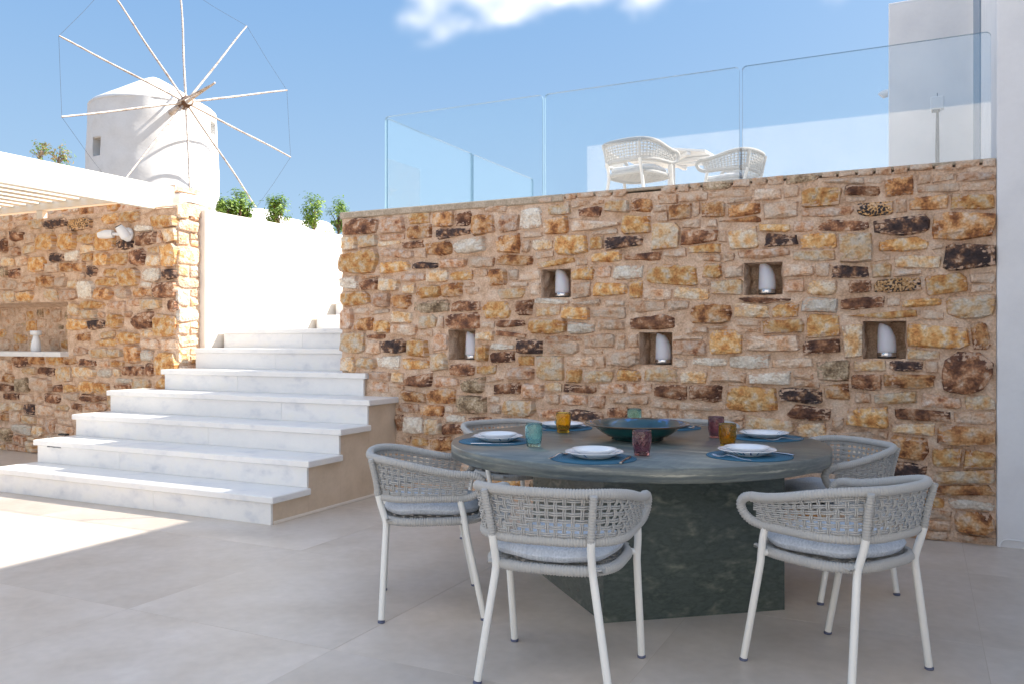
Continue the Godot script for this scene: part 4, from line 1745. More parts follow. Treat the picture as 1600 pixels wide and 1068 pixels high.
		for i in 2:
			st = mb()
			box(st, Vector3(spans[i][0], y0 + 0.0005, z0 - 0.0415), Vector3(spans[i][1], y1 - 0.0465, z0 - 0.021), 0.0015)
			put("riser", st, [mat.marble, mat.marble2][(k + i) % 2], stair)
		st = mb()
		if k == 5:
			box(st, Vector3(xl, y1 - 0.046, -0.34), Vector3(-4.37, y1, z0), 0.005)
			box(st, Vector3(-4.3705, y1 - 0.0462, 0.001), Vector3(xr, y1 - 0.0002, z0 - 0.0001), 0.005)
		else:
			box(st, Vector3(xl, y1 - 0.046, maxf(back, 0.002) if k < 5 else back), Vector3(xr, y1, z0), 0.006)
		put("tread", st, [mat.marble2, mat.marble][k % 2], stair)
	st = mb()
	box(st, Vector3(-3.836, 0.0, 0.0), Vector3(-3.828, 0.022, 1.43), 0.003)
	put("plinth", st, mat.plaster, stair)
	# ---------------- rendered wall beside the stairs
	st = mb()
	box(st, Vector3(-6.62, 0.6, -9.0), Vector3(-6.44, 2.52, -0.482), 0.006)
	tag(put("rendered_wall", st, mat.plaster), "smooth cream rendered wall rising beside the stairs, bright with sun", "wall")

	# ---------------- stone wall on the left
	var left := thing("stone_wall", "rubble stone wall left of the stairs with a recessed shelf", "wall")
	var lt := Transform3D(Basis(), Vector3(0, 0, -0.2))
	var recess := Rect2(-10.6, 1.09, 2.485, 0.535)
	_stones_of_left_wall()
	fill_stones(Rect2(-12.15, 0.02, 5.63, 2.47), [recess], [Vector2(0.20, 0.12), Vector2(0.15, 0.085), Vector2(0.10, 0.055), Vector2(0.07, 0.035)], 420)
	masonry(left, lt, Rect2(-12.19, 0, 5.69, 2.53), [recess], 0.042)
	mortar_bed(left, lt, Rect2(-12.2, -0.02, 5.697, 2.55), [recess], 0.05)
	niche(left, lt, recess, 0.38, mat.mortar)
	fill_stones(Rect2(-10.5, 1.1, 2.3, 0.5), [], [Vector2(0.18, 0.11), Vector2(0.12, 0.07), Vector2(0.08, 0.04)], 160)
	masonry(left, Transform3D(Basis(), Vector3(0, 0, -0.585)), Rect2(-10.5, 1.09, 2.34, 0.53), [], 0.02, 100)
	# its sunlit end; paler stones put the glare of the sun into the colour
	var side := Transform3D(Basis(Vector3(0, 0, -1), Vector3.UP, Vector3(1, 0, 0)), Vector3(-6.505, 0, -0.2))
	var y := 0.8
	var alt := 0
	while y < 2.42:
		var hgt := rng.randf_range(0.10, 0.19)
		if alt % 2 == 0:
			_st([W, C, P, C, P][rng.randi() % 5], 0.125, y + hgt / 2, 0.235, hgt - 0.012)
		else:
			_st([W, C, P, C][rng.randi() % 4], 0.07, y + hgt / 2, 0.13, hgt - 0.012)
			_st([C, M, P][rng.randi() % 3], 0.20, y + hgt * 0.27, 0.10, hgt * 0.45)
			_st([C, W, P][rng.randi() % 3], 0.20, y + hgt * 0.76, 0.10, hgt * 0.42)
		alt += 1
		y += hgt
	masonry(left, side, Rect2(-0.012, 0.75, 0.275, 1.70), [], 0.022, 60)
	mortar_bed(left, side, Rect2(0.0, 0.7, 0.285, 1.83), [], 0.05)
	st = mb()
	box(st, Vector3(-12.2, 0, -0.9), Vector3(-6.515, 1.09, -0.585))
	box(st, Vector3(-12.2, 1.63, -0.9), Vector3(-6.515, 2.525, -0.585))
	box(st, Vector3(-12.2, 1.09, -0.9), Vector3(-6.515, 1.63, -0.605))
	put("core", st, mat.mortar, left)
	st = mb()
	st.set_smooth_group(0)
	var cz := noise(33, 2.0, 3)
	for i in 60:
		for j in 5:
			var p := []
			for q in [[i, j], [i, j + 1], [i + 1, j + 1], [i + 1, j]]:
				var x: float = -12.2 + q[0] * 5.7 / 60.0
				var f: float = q[1] / 5.0
				var hump := sin(f * PI) * 0.015 + 0.035 * smoothstep(-6.95, -6.75, x)
				p.append(Vector3(x + (0.014 if q[0] == 60 else 0.0), 2.526 + hump + cz.get_noise_2d(x * 2.0, f * 3.0) * 0.012 - (0.055 if q[1] == 0 else 0.0), lerpf(-0.183, -0.62, f)))
			quad(st, p[0], p[3], p[2], p[1])
	for j in 5:
		var za := lerpf(-0.183, -0.62, j / 5.0)
		var zb := lerpf(-0.183, -0.62, (j + 1) / 5.0)
		quad(st, Vector3(-6.486, 2.44, za), Vector3(-6.486, 2.44, zb), Vector3(-6.486, 2.565, zb), Vector3(-6.486, 2.565 if j > 0 else 2.51, za))
	put("mortar_cap", st, mat.mortar, left)
	st = mb()
	box(st, Vector3(-10.9, 1.045, -0.58), Vector3(-8.10, 1.098, -0.10), 0.006)
	put("marble_shelf", st, mat.marble, left)
	lathe_thing("bottle_vase", [Vector2(0, 0), Vector2(0.046, 0), Vector2(0.05, 0.004), Vector2(0.052, 0.05), Vector2(0.046, 0.10), Vector2(0.032, 0.15), Vector2(0.027, 0.172), Vector2(0.045, 0.176), Vector2(0.058, 0.18), Vector2(0.059, 0.222), Vector2(0.055, 0.224), Vector2(0.0, 0.22)], 36, mat.china, 0, "small white bottle with a wide lid standing on the left wall's shelf", "bottle", Vector3(-8.72, 1.098, -0.26))
	# the double spotlight on the left wall
	var spot := thing("wall_spotlight", "white twin spotlight fixed high on the left stone wall", "wall lamp", Vector3(-7.16, 2.275, -0.175))
	st = mb()
	var out := Transform3D(Basis(Vector3.RIGHT, PI / 2), Vector3(0, 0, 0.0))
	for q in [Vector2(0.0, 0.0), Vector2(0.075, 0.0), Vector2(0.075, 0.02), Vector2(0.06, 0.03), Vector2(0.0, 0.03)]:
		pass
	lathe(st, [Vector2(0.0, 0.0), Vector2(0.07, 0.0), Vector2(0.072, 0.01), Vector2(0.062, 0.04), Vector2(0.0, 0.045)], 28)
	var plate := put("mounting_disc", st, mat.white_paint, spot)
	plate.transform = out
	path_tube("arm", [Vector3(-0.02, 0.0, 0.05), Vector3(-0.12, 0.005, 0.06), Vector3(-0.20, 0.01, 0.06)], 0.02, 10, mat.white_paint, spot, 0.8)
	path_tube("lamp_head", [Vector3(-0.15, 0.01, 0.06), Vector3(-0.22, 0.005, 0.09), Vector3(-0.29, -0.005, 0.12)], [0.04, 0.045, 0.03], 16, mat.white_paint, spot)
	path_tube("lamp_head", [Vector3(0.03, -0.03, 0.05), Vector3(0.01, 0.03, 0.09), Vector3(-0.005, 0.07, 0.115)], [0.052, 0.05, 0.036], 16, mat.white_paint, spot)
	path_tube("lens", [Vector3(-0.006, 0.0695, 0.1148), Vector3(-0.008, 0.077, 0.119)], 0.034, 16, mat.black, spot)

	# ---------------- stone strip and whitewashed stub behind the left wall
	var rear := thing("stone_wall", "low shaded strip of stone wall under the pergola beam, behind the left wall", "wall")
	fill_stones(Rect2(-11.6, 2.5, 3.85, 0.42), [], [Vector2(0.24, 0.16), Vector2(0.16, 0.1), Vector2(0.1, 0.06)], 90)
	masonry(rear, Transform3D(Basis(), Vector3(0, 0, -0.93)), Rect2(-11.7, 2.48, 4.0, 0.46), [], 0.03, 80)
	st = mb()
	box(st, Vector3(-12.2, 0, -1.3), Vector3(-7.36, 2.92, -0.935))
	put("core", st, mat.mortar, rear)
	var stub := thing("wall_stub", "rough whitewashed wall stub with a stony top at the end of the pergola beam", "wall")
	st = mb()
	box(st, Vector3(-7.35, 0.5, -0.95), Vector3(-6.93, 2.765, -0.63), 0.025)
	put("wall", st, mat.whitewash, stub)
	st = mb()
	st.set_smooth_group(-1)
	for k in 12:
		var x := -7.36 + k * 0.036
		var t2 := Transform3D(Basis(Vector3(0, 1, 0), rng.randf_range(-0.3, 0.3)), Vector3.ZERO)
		box(st, Vector3(x, 2.762, -0.92 + rng.randf_range(0, 0.1)), Vector3(x + 0.034, 2.775 + rng.randf_range(0.0, 0.02), -0.625 + rng.randf_range(0.0, 0.012)), 0.006)
	put("stony_top", st, mat.mortar, stub).set_meta("kind", "stuff")

	# ---------------- pergola
	var perg := thing("pergola", "cream metal pergola with a deep sunlit beam and roof slats over the left wall", "pergola")
	st = mb()
	box(st, Vector3(-6.88, 2.512, -0.42), Vector3(-6.815, 2.765, 7.5), 0.004)
	put("beam", st, mat.pergola, perg)
	st = mb()
	box(st, Vector3(-12.0, 2.672, -0.50), Vector3(-6.882, 2.785, -0.42), 0.004)
	put("rear_beam", st, mat.pergola, perg)
	st = mb()
	box(st, Vector3(-8.96, 2.535, -0.49), Vector3(-8.86, 2.671, -0.43), 0.003)
	put("post", st, mat.pergola, perg)
	st = mb()
	box(st, Vector3(-12.0, 2.62, 1.9), Vector3(-6.882, 2.735, 1.98), 0.004)
	put("cross_beam", st, mat.pergola, perg)
	for k in 22:
		st = mb()
		var x := -7.08 - k * 0.225
		box(st, Vector3(x - 0.135, 2.742, -0.41), Vector3(x, 2.762, 7.0), 0.002)
		put("slat", st, mat.pergola, perg)

	# ---------------- houses
	var house := thing("white_house", "tall white rendered house closing the right end of the stone wall", "house")
	st = mb()
	box(st, Vector3(0.40, -0.02, -2.3), Vector3(9, 5.67, 0.02), 0.006)
	put("wall", st, mat.house, house)
	st = mb()
	box(st, Vector3(0.62, -0.02, 0.021), Vector3(9, 5.668, 3.6), 0.006)  # out of view; keeps the sun off the table and the near floor
	put("unseen_side_wing", st, mat.house, house)
	st = mb()
	box(st, Vector3(0.388, 2.25, -2.22), Vector3(0.399, 5.5, -1.42), 0.002)
	put("grey_strip", st, mat.grey_panel, house)  # tall grey strip on the left face of the house
	var annex := thing("white_house", "lower white house block seen behind the right glass panel", "house")
	st = mb()
	box(st, Vector3(-0.255, 2.2, -6.5), Vector3(0.399, 4.13, -2.302), 0.005)
	put("wall", st, mat.house, annex)
	st = mb()
	box(st, Vector3(-0.255, 4.131, -6.5), Vector3(0.399, 4.15, -2.31), 0.004)
	put("roof_edge", st, mat.house, annex)
	var unseen_opposite := thing("white_house", "sunlit white house out of view across the terrace, mirrored in the balustrade glass", "house")
	st = mb()
	box(st, Vector3(-7.58, -0.02, 14.0), Vector3(12, 6.13, 20), 0.01)  # out of view; gives the pale reflection and bounces sun onto the wall
	put("wall", st, mat.whitewash, unseen_opposite)
	for k in 3:
		st = mb()
		box(st, Vector3(-5.6 + k * 3.4, 0.0, 13.96), Vector3(-4.4 + k * 3.4, 2.3, 13.998), 0.004)
		put("window", st, mat.dark_window, unseen_opposite)
	var wl := thing("wall_lamp", "small white lamp on the edge of the house block behind the glass", "wall lamp", Vector3(-0.262, 3.38, -2.36))
	st = mb()
	tube(st, resample([Vector3(0.0, 0.0, 0.0), Vector3(-0.02, 0.0, 0.0), Vector3(-0.045, -0.008, 0.0), Vector3(-0.055, -0.018, 0.0)], 0.01), 0.035, 12)
	put("lamp_shade", st, mat.white_paint, wl)
	var pole := thing("lamp_post", "white box-shaped floodlight on a slim grey pole behind the right glass panel", "lamp post", Vector3(0.12, 2.25, -2.05))
	path_tube("pole", [Vector3(0, 0, 0), Vector3(0, 0.55, 0), Vector3(0, 0.86, 0)], [0.016, 0.016, 0.010], 12, mat.pole_grey, pole)
	st = mb()
	box(st, Vector3(-0.05, 0.86, -0.04), Vector3(0.05, 0.965, 0.04), 0.006)
	put("lamp_head", st, mat.white_paint, pole)
	st = mb()
	box(st, Vector3(-0.042, 0.848, -0.035), Vector3(0.02, 0.8595, 0.035), 0.002)
	put("lens", st, mat.pole_grey, pole)
	path_tube("aerial", [Vector3(0, 0.966, 0), Vector3(0, 1.0, 0)], 0.003, 5, mat.pole_grey, pole)
	var c1 := thing("overhead_cable", "upper of two thin dark cables crossing the sky beside the house block", "cable", Vector3.ZERO, 0, "")
	path_tube("cable", [Vector3(-2.6, 2.82, -6.0), Vector3(-1.4, 2.98, -5.4), Vector3(-0.25, 3.22, -4.9)], 0.005, 5, mat.cord, c1)
	var c2 := thing("overhead_cable", "lower of two thin dark cables crossing the sky beside the house block", "cable", Vector3.ZERO, 0, "")
	path_tube("cable", [Vector3(-2.6, 2.66, -6.0), Vector3(-1.4, 2.82, -5.4), Vector3(-0.25, 3.02, -4.9)], 0.004, 5, mat.cord, c2)
	var cable := thing("floor_cable", "white cable bent over the floor at the foot of the white house", "cable", Vector3(0, 0, 0))
	path_tube("cable", [Vector3(0.412, 0.004, 0.05), Vector3(0.42, 0.03, 0.04), Vector3(0.445, 0.047, 0.035), Vector3(0.50, 0.048, 0.034), Vector3(0.60, 0.04, 0.036)], 0.005, 8, mat.white_paint, cable, 1.0, 0.01)

	# ---------------- glass balustrade
	glass_panel("left front glass panel, beside the corner of the balustrade", Vector3(-3.975, 0, -0.06), Vector3(-2.553, 0, -0.06), 2.284, 3.054, false)
	glass_panel("middle front glass panel, before the white chair on the upper terrace", Vector3(-2.535, 0, -0.06), Vector3(-1.102, 0, -0.06), 2.284, 3.054, false)
	glass_panel("right front glass panel, ending at the white house", Vector3(-1.084, 0, -0.06), Vector3(0.375, 0, -0.06), 2.284, 3.054, true)
	glass_panel("nearer glass panel of the balustrade's left return", Vector3(-3.985, 0, -0.09), Vector3(-3.985, 0, -1.55), 2.25, 3.054, true)
	glass_panel("farther glass panel of the balustrade's left return", Vector3(-3.985, 0, -1.57), Vector3(-3.985, 0, -2.99), 2.25, 3.054, true)

	# ---------------- niche lamps
	var spots := [["lower left niche, near the stairs", -3.17, 1.063], ["lower middle niche, right behind the bowl", -1.635, 1.044], ["upper left niche, above the back of the table", -2.405, 1.527], ["upper right niche", -0.925, 1.512], ["lower right niche, near the white house", -0.195, 1.099]]
	for q in spots:
		table_lamp("frosted white lamp in the " + q[0], Vector3(q[1], q[2] + 0.001, -0.085), 0.2)

	# ---------------- the round table
	var table := thing("dining_table", "round grey-green stone dining table on a dark stone base", "table", Vector3(-1.253, 0, 1.755))
	st = mb()
	var rt := 0.8985
	lathe(st, [Vector2(0, 0.660), Vector2(rt - 0.004, 0.660), Vector2(rt, 0.664), Vector2(rt, 0.716), Vector2(rt - 0.004, 0.72), Vector2(0.0, 0.72)], 160)
	put("table_top", st, mat.table_stone, table)
	st = mb()
	var bt := Transform3D(Basis(Vector3.UP, 0.66), Vector3(-1.20 + 1.253, 0, 1.715 - 1.755))
	# corners as measured on the floor: near, right, far, left
	var foot := [Vector2(-1.221, 2.308), Vector2(-0.551, 1.781), Vector2(-1.18, 1.12), Vector2(-1.853, 1.647)]
	for k in 4:
		var a: Vector2 = foot[k] - Vector2(-1.253, 1.755)
		var b: Vector2 = foot[(k + 1) % 4] - Vector2(-1.253, 1.755)
		var ina := a * 0.94
		var inb := b * 0.94
		st.set_smooth_group(-1)
		quad(st, Vector3(a.x, 0, a.y), Vector3(b.x, 0, b.y), Vector3(b.x, 0.6595, b.y), Vector3(a.x, 0.6595, a.y))
		quad(st, Vector3(inb.x, 0, inb.y), Vector3(ina.x, 0, ina.y), Vector3(ina.x, 0.6595, ina.y), Vector3(inb.x, 0.6595, inb.y))
		quad(st, Vector3(a.x, 0.6595, a.y), Vector3(b.x, 0.6595, b.y), Vector3(inb.x, 0.6595, inb.y), Vector3(ina.x, 0.6595, ina.y))
	put("base", st, mat.base_stone, table)

	# ---------------- chairs
	var lower := [
		["grey rope armchair nearest the stairs, at the table's left", Vector2(-2.017, 2.396), Vector2(0.835, -0.55)],
		["grey rope armchair at the table's front, back turned, beside the stairs' chair", Vector2(-1.19, 2.85), Vector2(-0.107, -0.994)],
		["grey rope armchair at the table's right front, nearest the white house", Vector2(-0.29, 2.353), Vector2(-0.866, -0.5)],
		["grey rope armchair partly hidden behind the right front chair", Vector2(-0.433, 1.30), Vector2(-0.734, 0.679)],
		["grey rope armchair behind the table's left, against the stone wall", Vector2(-2.2, 1.15), Vector2(0.85, 0.53)],
		["grey rope armchair almost hidden behind the bowl, its rim against the wall", Vector2(-1.27, 0.69), Vector2(0.0, 1.0)],
	]
	var first := make_chair(lower[0][0])
	for k in lower.size():
		var c: Node3D = first
		if k > 0:
			c = copy_of(first, "rope_chair", lower[k][0], Vector3.ZERO)
		c.position = Vector3(lower[k][1].x, 0, lower[k][1].y)
		c.rotation.y = face_turn(lower[k][2])
	var u1 := copy_of(first, "rope_chair", "pale rope armchair behind the middle glass panel, seen from behind", Vector3(-2.27, 2.25, -1.54), face_turn(Vector2(0.3, -0.95)))
	var u2 := copy_of(first, "rope_chair", "pale rope armchair behind the joint of the middle and right glass", Vector3(-1.62, 2.25, -2.3), face_turn(Vector2(-0.97, -0.2)))
	for c in [u1, u2]:
		c.set_meta("group", "rope armchairs on the upper terrace")
	var ut := thing("terrace_table", "white eight-sided terrace table with crossed struts below, behind the glass", "table", Vector3(-2.16, 2.25, -2.22), 0.3)
	st = mb()
	st.set_smooth_group(-1)
	for k in 8:
		var a := TAU * k / 8.0
		var b := TAU * (k + 1) / 8.0
		var pa := Vector3(cos(a), 0, -sin(a)) * 0.42
		var pb := Vector3(cos(b), 0, -sin(b)) * 0.42
		tri(st, Vector3(0, 0.72, 0), pa + Vector3(0, 0.72, 0), pb + Vector3(0, 0.72, 0))
		tri(st, Vector3(0, 0.70, 0), pb + Vector3(0, 0.70, 0), pa + Vector3(0, 0.70, 0))
		quad(st, pa + Vector3(0, 0.70, 0), pb + Vector3(0, 0.70, 0), pb + Vector3(0, 0.72, 0), pa + Vector3(0, 0.72, 0))
	put("table_top", st, mat.white_paint, ut)
	for k in 4:
		st = mb()
		box(st, Vector3(-0.38, 0.664, -0.02), Vector3(0.38, 0.698 - 0.001 * k, 0.02), 0.003, Transform3D(Basis(Vector3.UP, PI * k / 4.0 + 0.39), Vector3.ZERO))
		put("strut", st, mat.white_paint, ut)
	st = mb()
	lathe(st, [Vector2(0, 0), Vector2(0.2, 0), Vector2(0.2, 0.02), Vector2(0.04, 0.03), Vector2(0.035, 0.66), Vector2(0.0, 0.66)], 24)
	put("pedestal", st, mat.white_paint, ut)
	var rk := thing("boulder", "rough pale grey boulder between the chairs on the upper terrace", "rock", Vector3(-1.78, 2.25, -1.75))
	st = mb()
	st.set_smooth_group(0)
	var rz := noise(44, 1.6, 4)
	for i in 12:
		for k in 24:
			var p := []
			for q in [[i, k], [i, k + 1], [i + 1, k + 1], [i + 1, k]]:
				var th: float = PI * q[0] / 12.0
				var ph: float = -TAU * (q[1] % 24) / 24.0
				var d := Vector3(sin(th) * cos(ph), -cos(th), sin(th) * sin(ph))
				var r := 1.0 + rz.get_noise_3dv(d * 1.6) * 0.45
				p.append(Vector3(d.x * 0.22 * r, 0.12 + d.y * 0.17 * r, d.z * 0.16 * r))
			if i == 0:
				tri(st, p[0], p[3], p[2])
			elif i == 11:
				tri(st, p[0], p[3], p[1])
			else:
				quad(st, p[0], p[3], p[2], p[1])
	put("stone", st, mat.cement, rk)

	# ---------------- table settings
	var tc := Vector3(-1.253, 0.7202, 1.755)
	var dinner := [Vector2(0, 0.004), Vector2(0.062, 0.003), Vector2(0.066, 0.0), Vector2(0.07, 0.003), Vector2(0.095, 0.012), Vector2(0.119, 0.024), Vector2(0.122, 0.0265), Vector2(0.1195, 0.0275), Vector2(0.095, 0.0165), Vector2(0.084, 0.0095), Vector2(0.07, 0.0065), Vector2(0.0, 0.006)]
	var dessert := [Vector2(0, 0.003), Vector2(0.05, 0.002), Vector2(0.054, 0.0), Vector2(0.058, 0.003), Vector2(0.082, 0.015), Vector2(0.093, 0.0235), Vector2(0.0945, 0.0255), Vector2(0.0925, 0.026), Vector2(0.078, 0.0165), Vector2(0.06, 0.0075), Vector2(0.0, 0.006)]
	var forkm := fork_mesh()
	var knifem := knife_mesh()
	var where := ["the table's left end", "the table's front, nearest the viewer", "the table's right front", "the table's right end", "the table's back left", "the back, behind the bowl"]
	var angles := [151.0, 87.0, 28.5, -36.0, 215.0, -92.0]
	for k in 6:
		var a := deg_to_rad(angles[k])
		var dir := Vector3(cos(a), 0, sin(a))
		var at := tc + dir * 0.685
		var turn := PI / 2.0 - a
		st = mb()
		lathe(st, [Vector2(0, 0), Vector2(0.1775, 0), Vector2(0.1785, 0.0015), Vector2(0.1775, 0.003), Vector2(0, 0.0032)], 72, Vector3.ZERO, 2)
		var pm := put("placemat", st, mat.placemat)
		pm.position = at
		tag(pm, "round blue woven placemat at " + where[k], "placemat", "blue placemats round the table")
		lathe_thing("dinner_plate", dinner, 72, mat["plate%d" % (k % 3)], 2, "white dinner plate with blue brush strokes at " + where[k], "plate", at + Vector3(0, 0.0034, 0) - dir * 0.012, turn + k * 1.3 + 2.0, "painted dinner plates")
		if k in [0, 1, 2]:
			lathe_thing("side_plate", dessert, 64, mat.china, 0, "plain white side plate stacked on the plate at " + where[k], "plate", at + Vector3(0, 0.0150, 0) - dir * 0.012, 0.0, "side plates stacked on dinner plates")
		var sidev := Vector3(-dir.z, 0, dir.x)
		cutlery("fork", forkm, "steel fork beside the plate at " + where[k], "fork", at + sidev * 0.142 + Vector3(0, 0.0032, 0) + dir * 0.02, turn + rng.randf_range(-0.1, 0.1), "steel forks")
		cutlery("knife", knifem, "steel knife beside the plate at " + where[k], "knife", at - sidev * 0.142 + Vector3(0, 0.0032, 0) + dir * 0.02, turn + rng.randf_range(-0.12, 0.12), "steel knives")
	lathe_thing("serving_bowl", [Vector2(0, 0.0), Vector2(0.12, 0.0), Vector2(0.128, 0.003), Vector2(0.126, 0.013), Vector2(0.15, 0.02), Vector2(0.185, 0.042), Vector2(0.212, 0.064), Vector2(0.248, 0.0745), Vector2(0.259, 0.080), Vector2(0.257, 0.084), Vector2(0.24, 0.0805), Vector2(0.212, 0.073), Vector2(0.19, 0.056), Vector2(0.155, 0.033), Vector2(0.11, 0.022), Vector2(0.0, 0.018)], 96, mat.glaze, 1, "wide glazed turquoise bowl in the middle of the table", "bowl", Vector3(-1.262, 0.7205, 1.70))
	var cup := []
	for k in 27:
		var f := k / 26.0
		cup.append(Vector2(lerpf(0.0325, 0.0405, smoothstep(0.0, 0.55, f)) - 0.0008 * smoothstep(0.7, 1.0, f), 0.002 + f * 0.103))
	cup.push_front(Vector2(0.029, 0.0))
	cup.push_front(Vector2(0.0, 0.0))
	cup.append_array([Vector2(0.0385, 0.1062), Vector2(0.0375, 0.1052), Vector2(0.0372, 0.09), Vector2(0.036, 0.05), Vector2(0.031, 0.018), Vector2(0.026, 0.012), Vector2(0.0, 0.011)])
	var knobs := func(i: int, k: int) -> float:
		if i < 4 or i > 25:
			return 0.0
		return 0.0011 * maxf(0.0, cos((k + (3.0 if (i / 4) % 2 else 0.0)) * TAU / 6.0)) * sin((i % 4 + 0.5) * PI / 4.0)
	var cups := [["aqua", "aqua pressed-glass tumbler by the left plate", Vector2(-1.608, 2.176)], ["plum", "plum pressed-glass tumbler before the bowl", Vector2(-1.067, 2.254)], ["amber", "amber pressed-glass tumbler by the right front plate", Vector2(-0.801, 1.795)], ["amber", "amber pressed-glass tumbler at the back left plate", Vector2(-1.712, 1.571)], ["plum", "plum pressed-glass tumbler standing just behind the amber one on the right", Vector2(-0.928, 1.455)], ["sea", "pale green pressed-glass tumbler behind the bowl", Vector2(-1.45, 1.16)]]
	for q in cups:
		lathe_thing("tumbler", cup, 72, mat[q[0]], 0, q[1], "glass", Vector3(q[2].x, 0.7206, q[2].y), 0.3, "coloured pressed-glass tumblers", knobs)

	# ---------------- windmill
	var mill := thing("windmill", "whitewashed round windmill with ten bare spokes above the terrace", "windmill", Vector3(-30.06, 4.0, -20.24))
	st = mb()
	st.set_smooth_group(0)
	var mz := noise(55, 0.7, 3)
	var nt := 96
	var levels := []
	for k in 37:
		levels.append(0.0 + k * 0.2)
	var to_eye := atan2(5.694 + 20.24, 30.06)
	var win := [[to_eye + 0.86, to_eye + 1.06, 4.75, 5.55], [to_eye - 1.22, to_eye - 1.04, 6.2, 6.75]]
	var mill_r := func(h: float, a: float) -> float:
		var base := lerpf(2.86, 2.58, clampf(h / 7.0, 0, 1))
		return base + mz.get_noise_3d(cos(a) * 3.0, h, sin(a) * 3.0) * 0.05
	for i in levels.size() - 1:
		for k in nt:
			var am := TAU * (k + 0.5) / nt
			var hm: float = (levels[i] + levels[i + 1]) / 2.0
			var open := false
			for w in win:
				var lo := fposmod(w[0], TAU)
				var hi := fposmod(w[1], TAU)
				if am > lo and am < hi and hm > w[2] and hm < w[3]:
					open = true
			if open:
				continue
			var p := []
			for q in [[i, k], [i, k + 1], [i + 1, k + 1], [i + 1, k]]:
				var a: float = TAU * (q[1] % nt) / nt
				var r: float = mill_r.call(levels[q[0]], a)
				p.append(Vector3(cos(a) * r, levels[q[0]], sin(a) * r))
			quad(st, p[3], p[2], p[1], p[0])
	put("body", st, mat.whitewash, mill)
	st = mb()
	lathe(st, [Vector2(2.4, 7.0), Vector2(2.585, 7.15), Vector2(2.57, 7.25), Vector2(2.45, 7.36), Vector2(1.5, 7.92), Vector2(0.7, 8.40), Vector2(0.3, 8.62), Vector2(0.1, 8.70), Vector2(0.0, 8.71)], 64)
	put("roof", st, mat.whitewash, mill)
	for w in win:
		var am: float = (w[0] + w[1]) / 2.0
		var hw: float = (w[1] - w[0]) / 2.0 * 2.6 + 0.1
		var wt := Transform3D(Basis(Vector3.UP, -am), Vector3.ZERO)
		st = mb()
		for s in [-1.0, 1.0]:
			box(st, Vector3(2.05, w[2] - 0.1, s * hw - 0.06), Vector3(2.62, w[3] + 0.1, s * hw + 0.06), 0.01, wt)
			box(st, Vector3(2.05, (w[2] - 0.1) if s < 0 else w[3], -hw), Vector3(2.60, (w[2]) if s < 0 else (w[3] + 0.1), hw), 0.01, wt)
		var wn := put("window", st, mat.whitewash, mill)
		st = mb()
		box(st, Vector3(2.10, w[2], -hw), Vector3(2.14, w[3], hw), 0.004, wt)
		put("pane", st, mat.dark_window, wn)
		st = mb()
		box(st, Vector3(2.15, w[2], -0.03), Vector3(2.19, w[3], 0.03), 0.004, wt)
		box(st, Vector3(2.15, (w[2] + w[3]) / 2 - 0.02, -hw), Vector3(2.185, (w[2] + w[3]) / 2 + 0.02, hw), 0.004, wt)
		put("frame", st, mat.white_paint, wn)
	var hub := Vector3(-26.439, 10.772, -18.67) - mill.position
	var axis := Vector3(0.945, 0.1, 0.312).normalized()
	var uu := Vector3.UP.cross(axis).normalized()
	var vv := axis.cross(uu)
	path_tube("shaft", [hub - axis * 2.2, hub - axis * 0.2, hub + axis * 0.25], [0.13, 0.14, 0.16], 14, mat.timber, mill)
	path_tube("hub", [hub - axis * 0.28, hub - axis * 0.26, hub + axis * 0.22, hub + axis * 0.24], [0.1, 0.24, 0.22, 0.08], 12, mat.old_iron, mill)
	path_tube("bowsprit", [hub + axis * 0.2, hub + axis * 2.5], [0.07, 0.04], 8, mat.timber, mill)
	path_tube("brace", [hub + uu * 0.18 + vv * 0.22, hub + axis * 2.35], 0.035, 7, mat.timber, mill)
	path_tube("brace", [hub - uu * 0.30 - vv * 0.05, hub + axis * 2.35], 0.035, 7, mat.timber, mill)
	var ends := []
	for k in 10:
		var a := 0.317 - k * TAU / 10.0
		var d := uu * cos(a) + vv * sin(a)
		var tip := hub + d * 4.87
		ends.append(tip)
		var pts := []
		var rad := []
		for j in 14:
			var f := j / 13.0
			pts.append(hub + d * 4.87 * f + axis * (0.03 * sin(f * 9.0 + k)) * f + uu * 0.02 * sin(f * 7.0 + k * 2.0) * f)
			rad.append(lerpf(0.05, 0.034, f) * (1.0 + 0.08 * sin(j * 2.3 + k)))
		path_tube("spoke", pts, rad, 8, mat.timber, mill)
	for k in 10:
		var a: Vector3 = ends[k]
		var b: Vector3 = ends[(k + 1) % 10]
		path_tube("rope", [a, (a + b) / 2.0 - Vector3(0, 0.05, 0), b], 0.006, 5, mat.cord, mill)

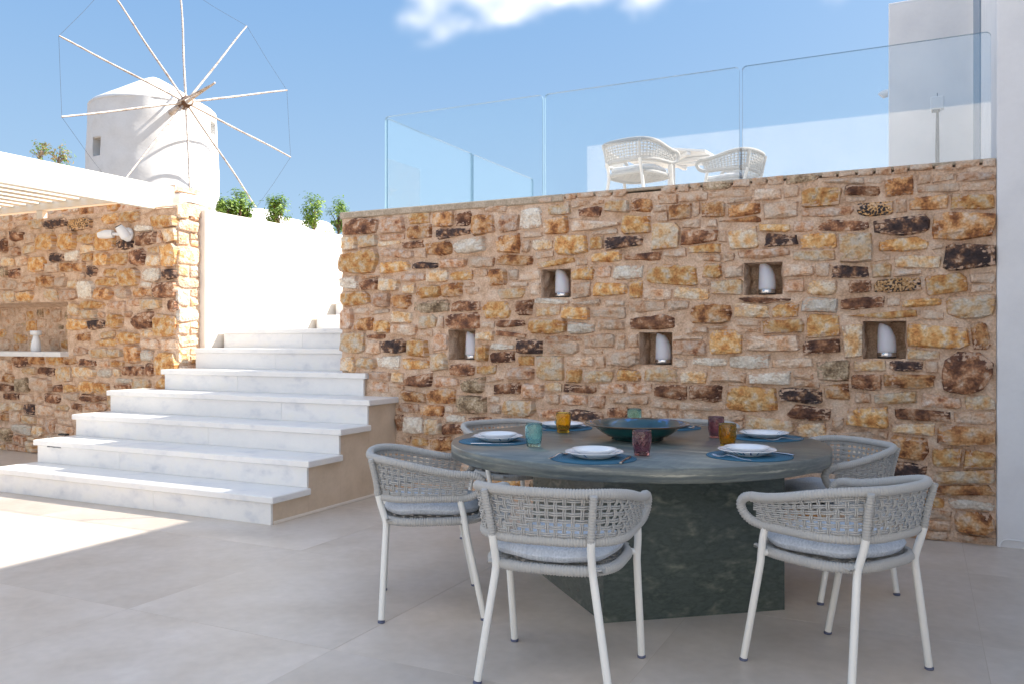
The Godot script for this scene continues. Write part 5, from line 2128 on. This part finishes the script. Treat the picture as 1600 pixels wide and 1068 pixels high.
	# ---------------- small far buildings and planting
	for q in [["low white domed house behind the clipped bushes", Vector3(-25.3, 5.4, -21.5), Vector3(1.1, 1.40, 1.0)], ["second low white roof further right behind the bushes", Vector3(-23.2, 5.1, -22.6), Vector3(0.8, 1.25, 0.8)], ["low white parapet left of the windmill", Vector3(-18.6, 4.08, -8.2), Vector3(0.75, 1.18, 0.6)]]:
		var h := thing("white_building", q[0], "building", q[1])
		st = mb()
		st.set_smooth_group(0)
		var sz: Vector3 = q[2]
		for i in 14:
			for k in 32:
				var p := []
				for v in [[i, k], [i, k + 1], [i + 1, k + 1], [i + 1, k]]:
					var th: float = PI / 2 * v[0] / 14.0
					var ph: float = -TAU * (v[1] % 32) / 32.0
					var e := 0.55
					var d := Vector3(signf(cos(ph)) * pow(absf(cos(ph)), e) * pow(cos(th), e), pow(sin(th), e), signf(sin(ph)) * pow(absf(sin(ph)), e) * pow(maxf(cos(th), 0.0), e))
					p.append(Vector3(d.x * sz.x, d.y * sz.y, d.z * sz.z))
				if i == 13:
					tri(st, p[0], p[3], p[1])
				else:
					quad(st, p[0], p[3], p[2], p[1])
		put("wall", st, mat.whitewash, h)
	var tiles := thing("tiled_roof", "strip of brown tiled roof beyond the top of the stairs", "roof", Vector3(-11.5, 4.2, -12.5), 0.1)
	for k in 26:
		st = mb()
		tube(st, [Vector3(k * 0.16, 0.0, 0.5), Vector3(k * 0.16, 0.22, -0.5)], 0.085, 8, true, 0.7)
		put("tile", st, mat.terracotta, tiles)
	st = mb()
	box(st, Vector3(-0.1, -2.6, -0.5), Vector3(4.2, -0.06, 0.42))
	put("wall", st, mat.whitewash, tiles)
	var bushes := [["first clipped green bush beside the windmill, behind the rendered wall", Vector3(-7.2, 2.4, -1.75), 0.50, 0.14], ["second green bush behind the rendered wall, upright and full", Vector3(-7.2, 2.4, -2.38), 0.56, 0.14], ["third green bush behind the rendered wall, the fullest", Vector3(-7.2, 2.4, -3.08), 0.66, 0.15], ["fourth green bush, half behind the corner of the long stone wall", Vector3(-7.2, 2.4, -3.6), 0.66, 0.15], ["small low green bush left of the clipped ones, close to the windmill", Vector3(-7.2, 2.4, -1.53), 0.45, 0.10], ["low scrub at the foot of the third bush", Vector3(-7.2, 2.4, -3.3), 0.34, 0.16]]
	for k in bushes.size():
		var q: Array = bushes[k]
		shrub("green_bush", q[0], q[1], q[2], q[3], 0.06 + 0.04 * k, [mat.leaf_green, mat.leaf_dark], 300 + k, 1000, 0.022)
	shrub("dry_bush", "sparse dry bush poking over the left end of the pergola beam", Vector3(-13.2, 3.85, -3.4), 0.71, 0.15, 0.3, [mat.leaf_dry, mat.leaf_dark], 401, 150, 0.03, "shrub", 0.6)
	shrub("dry_bush", "sparse dry bush over the pergola beam, nearer the windmill", Vector3(-12.75, 3.85, -3.4), 0.63, 0.24, 0.2, [mat.leaf_dry, mat.leaf_dark], 402, 200, 0.03, "shrub", 0.6)
	shrub("red_shrub", "reddish-green shrub beyond the corner of the glass balustrade", Vector3(-6.1, 2.3, -9.6), 1.15, 0.30, 0.5, [mat.leaf_red, mat.leaf_dark, mat.leaf_dry], 403, 900, 0.035)
	st = mb()
	for k in 5:
		box(st, Vector3(-6.56 + k * 0.034, 0.326 + 0.002 * (k % 2), 1.11), Vector3(-6.53 + k * 0.034, 0.336 - 0.001 * k, 1.1195), 0.002)
	put("chip", st, mat.pole_grey, stair).set_meta("kind", "stuff")
	var strip := thing("drain_strip", "small black strip lying at the left end of the second step", "strip", Vector3(-6.82, 0.378, 0.78))
	st = mb()
	box(st, Vector3(-0.05, 0, -0.02), Vector3(0.05, 0.014, 0.02), 0.003)
	put("strip", st, mat.black, strip)
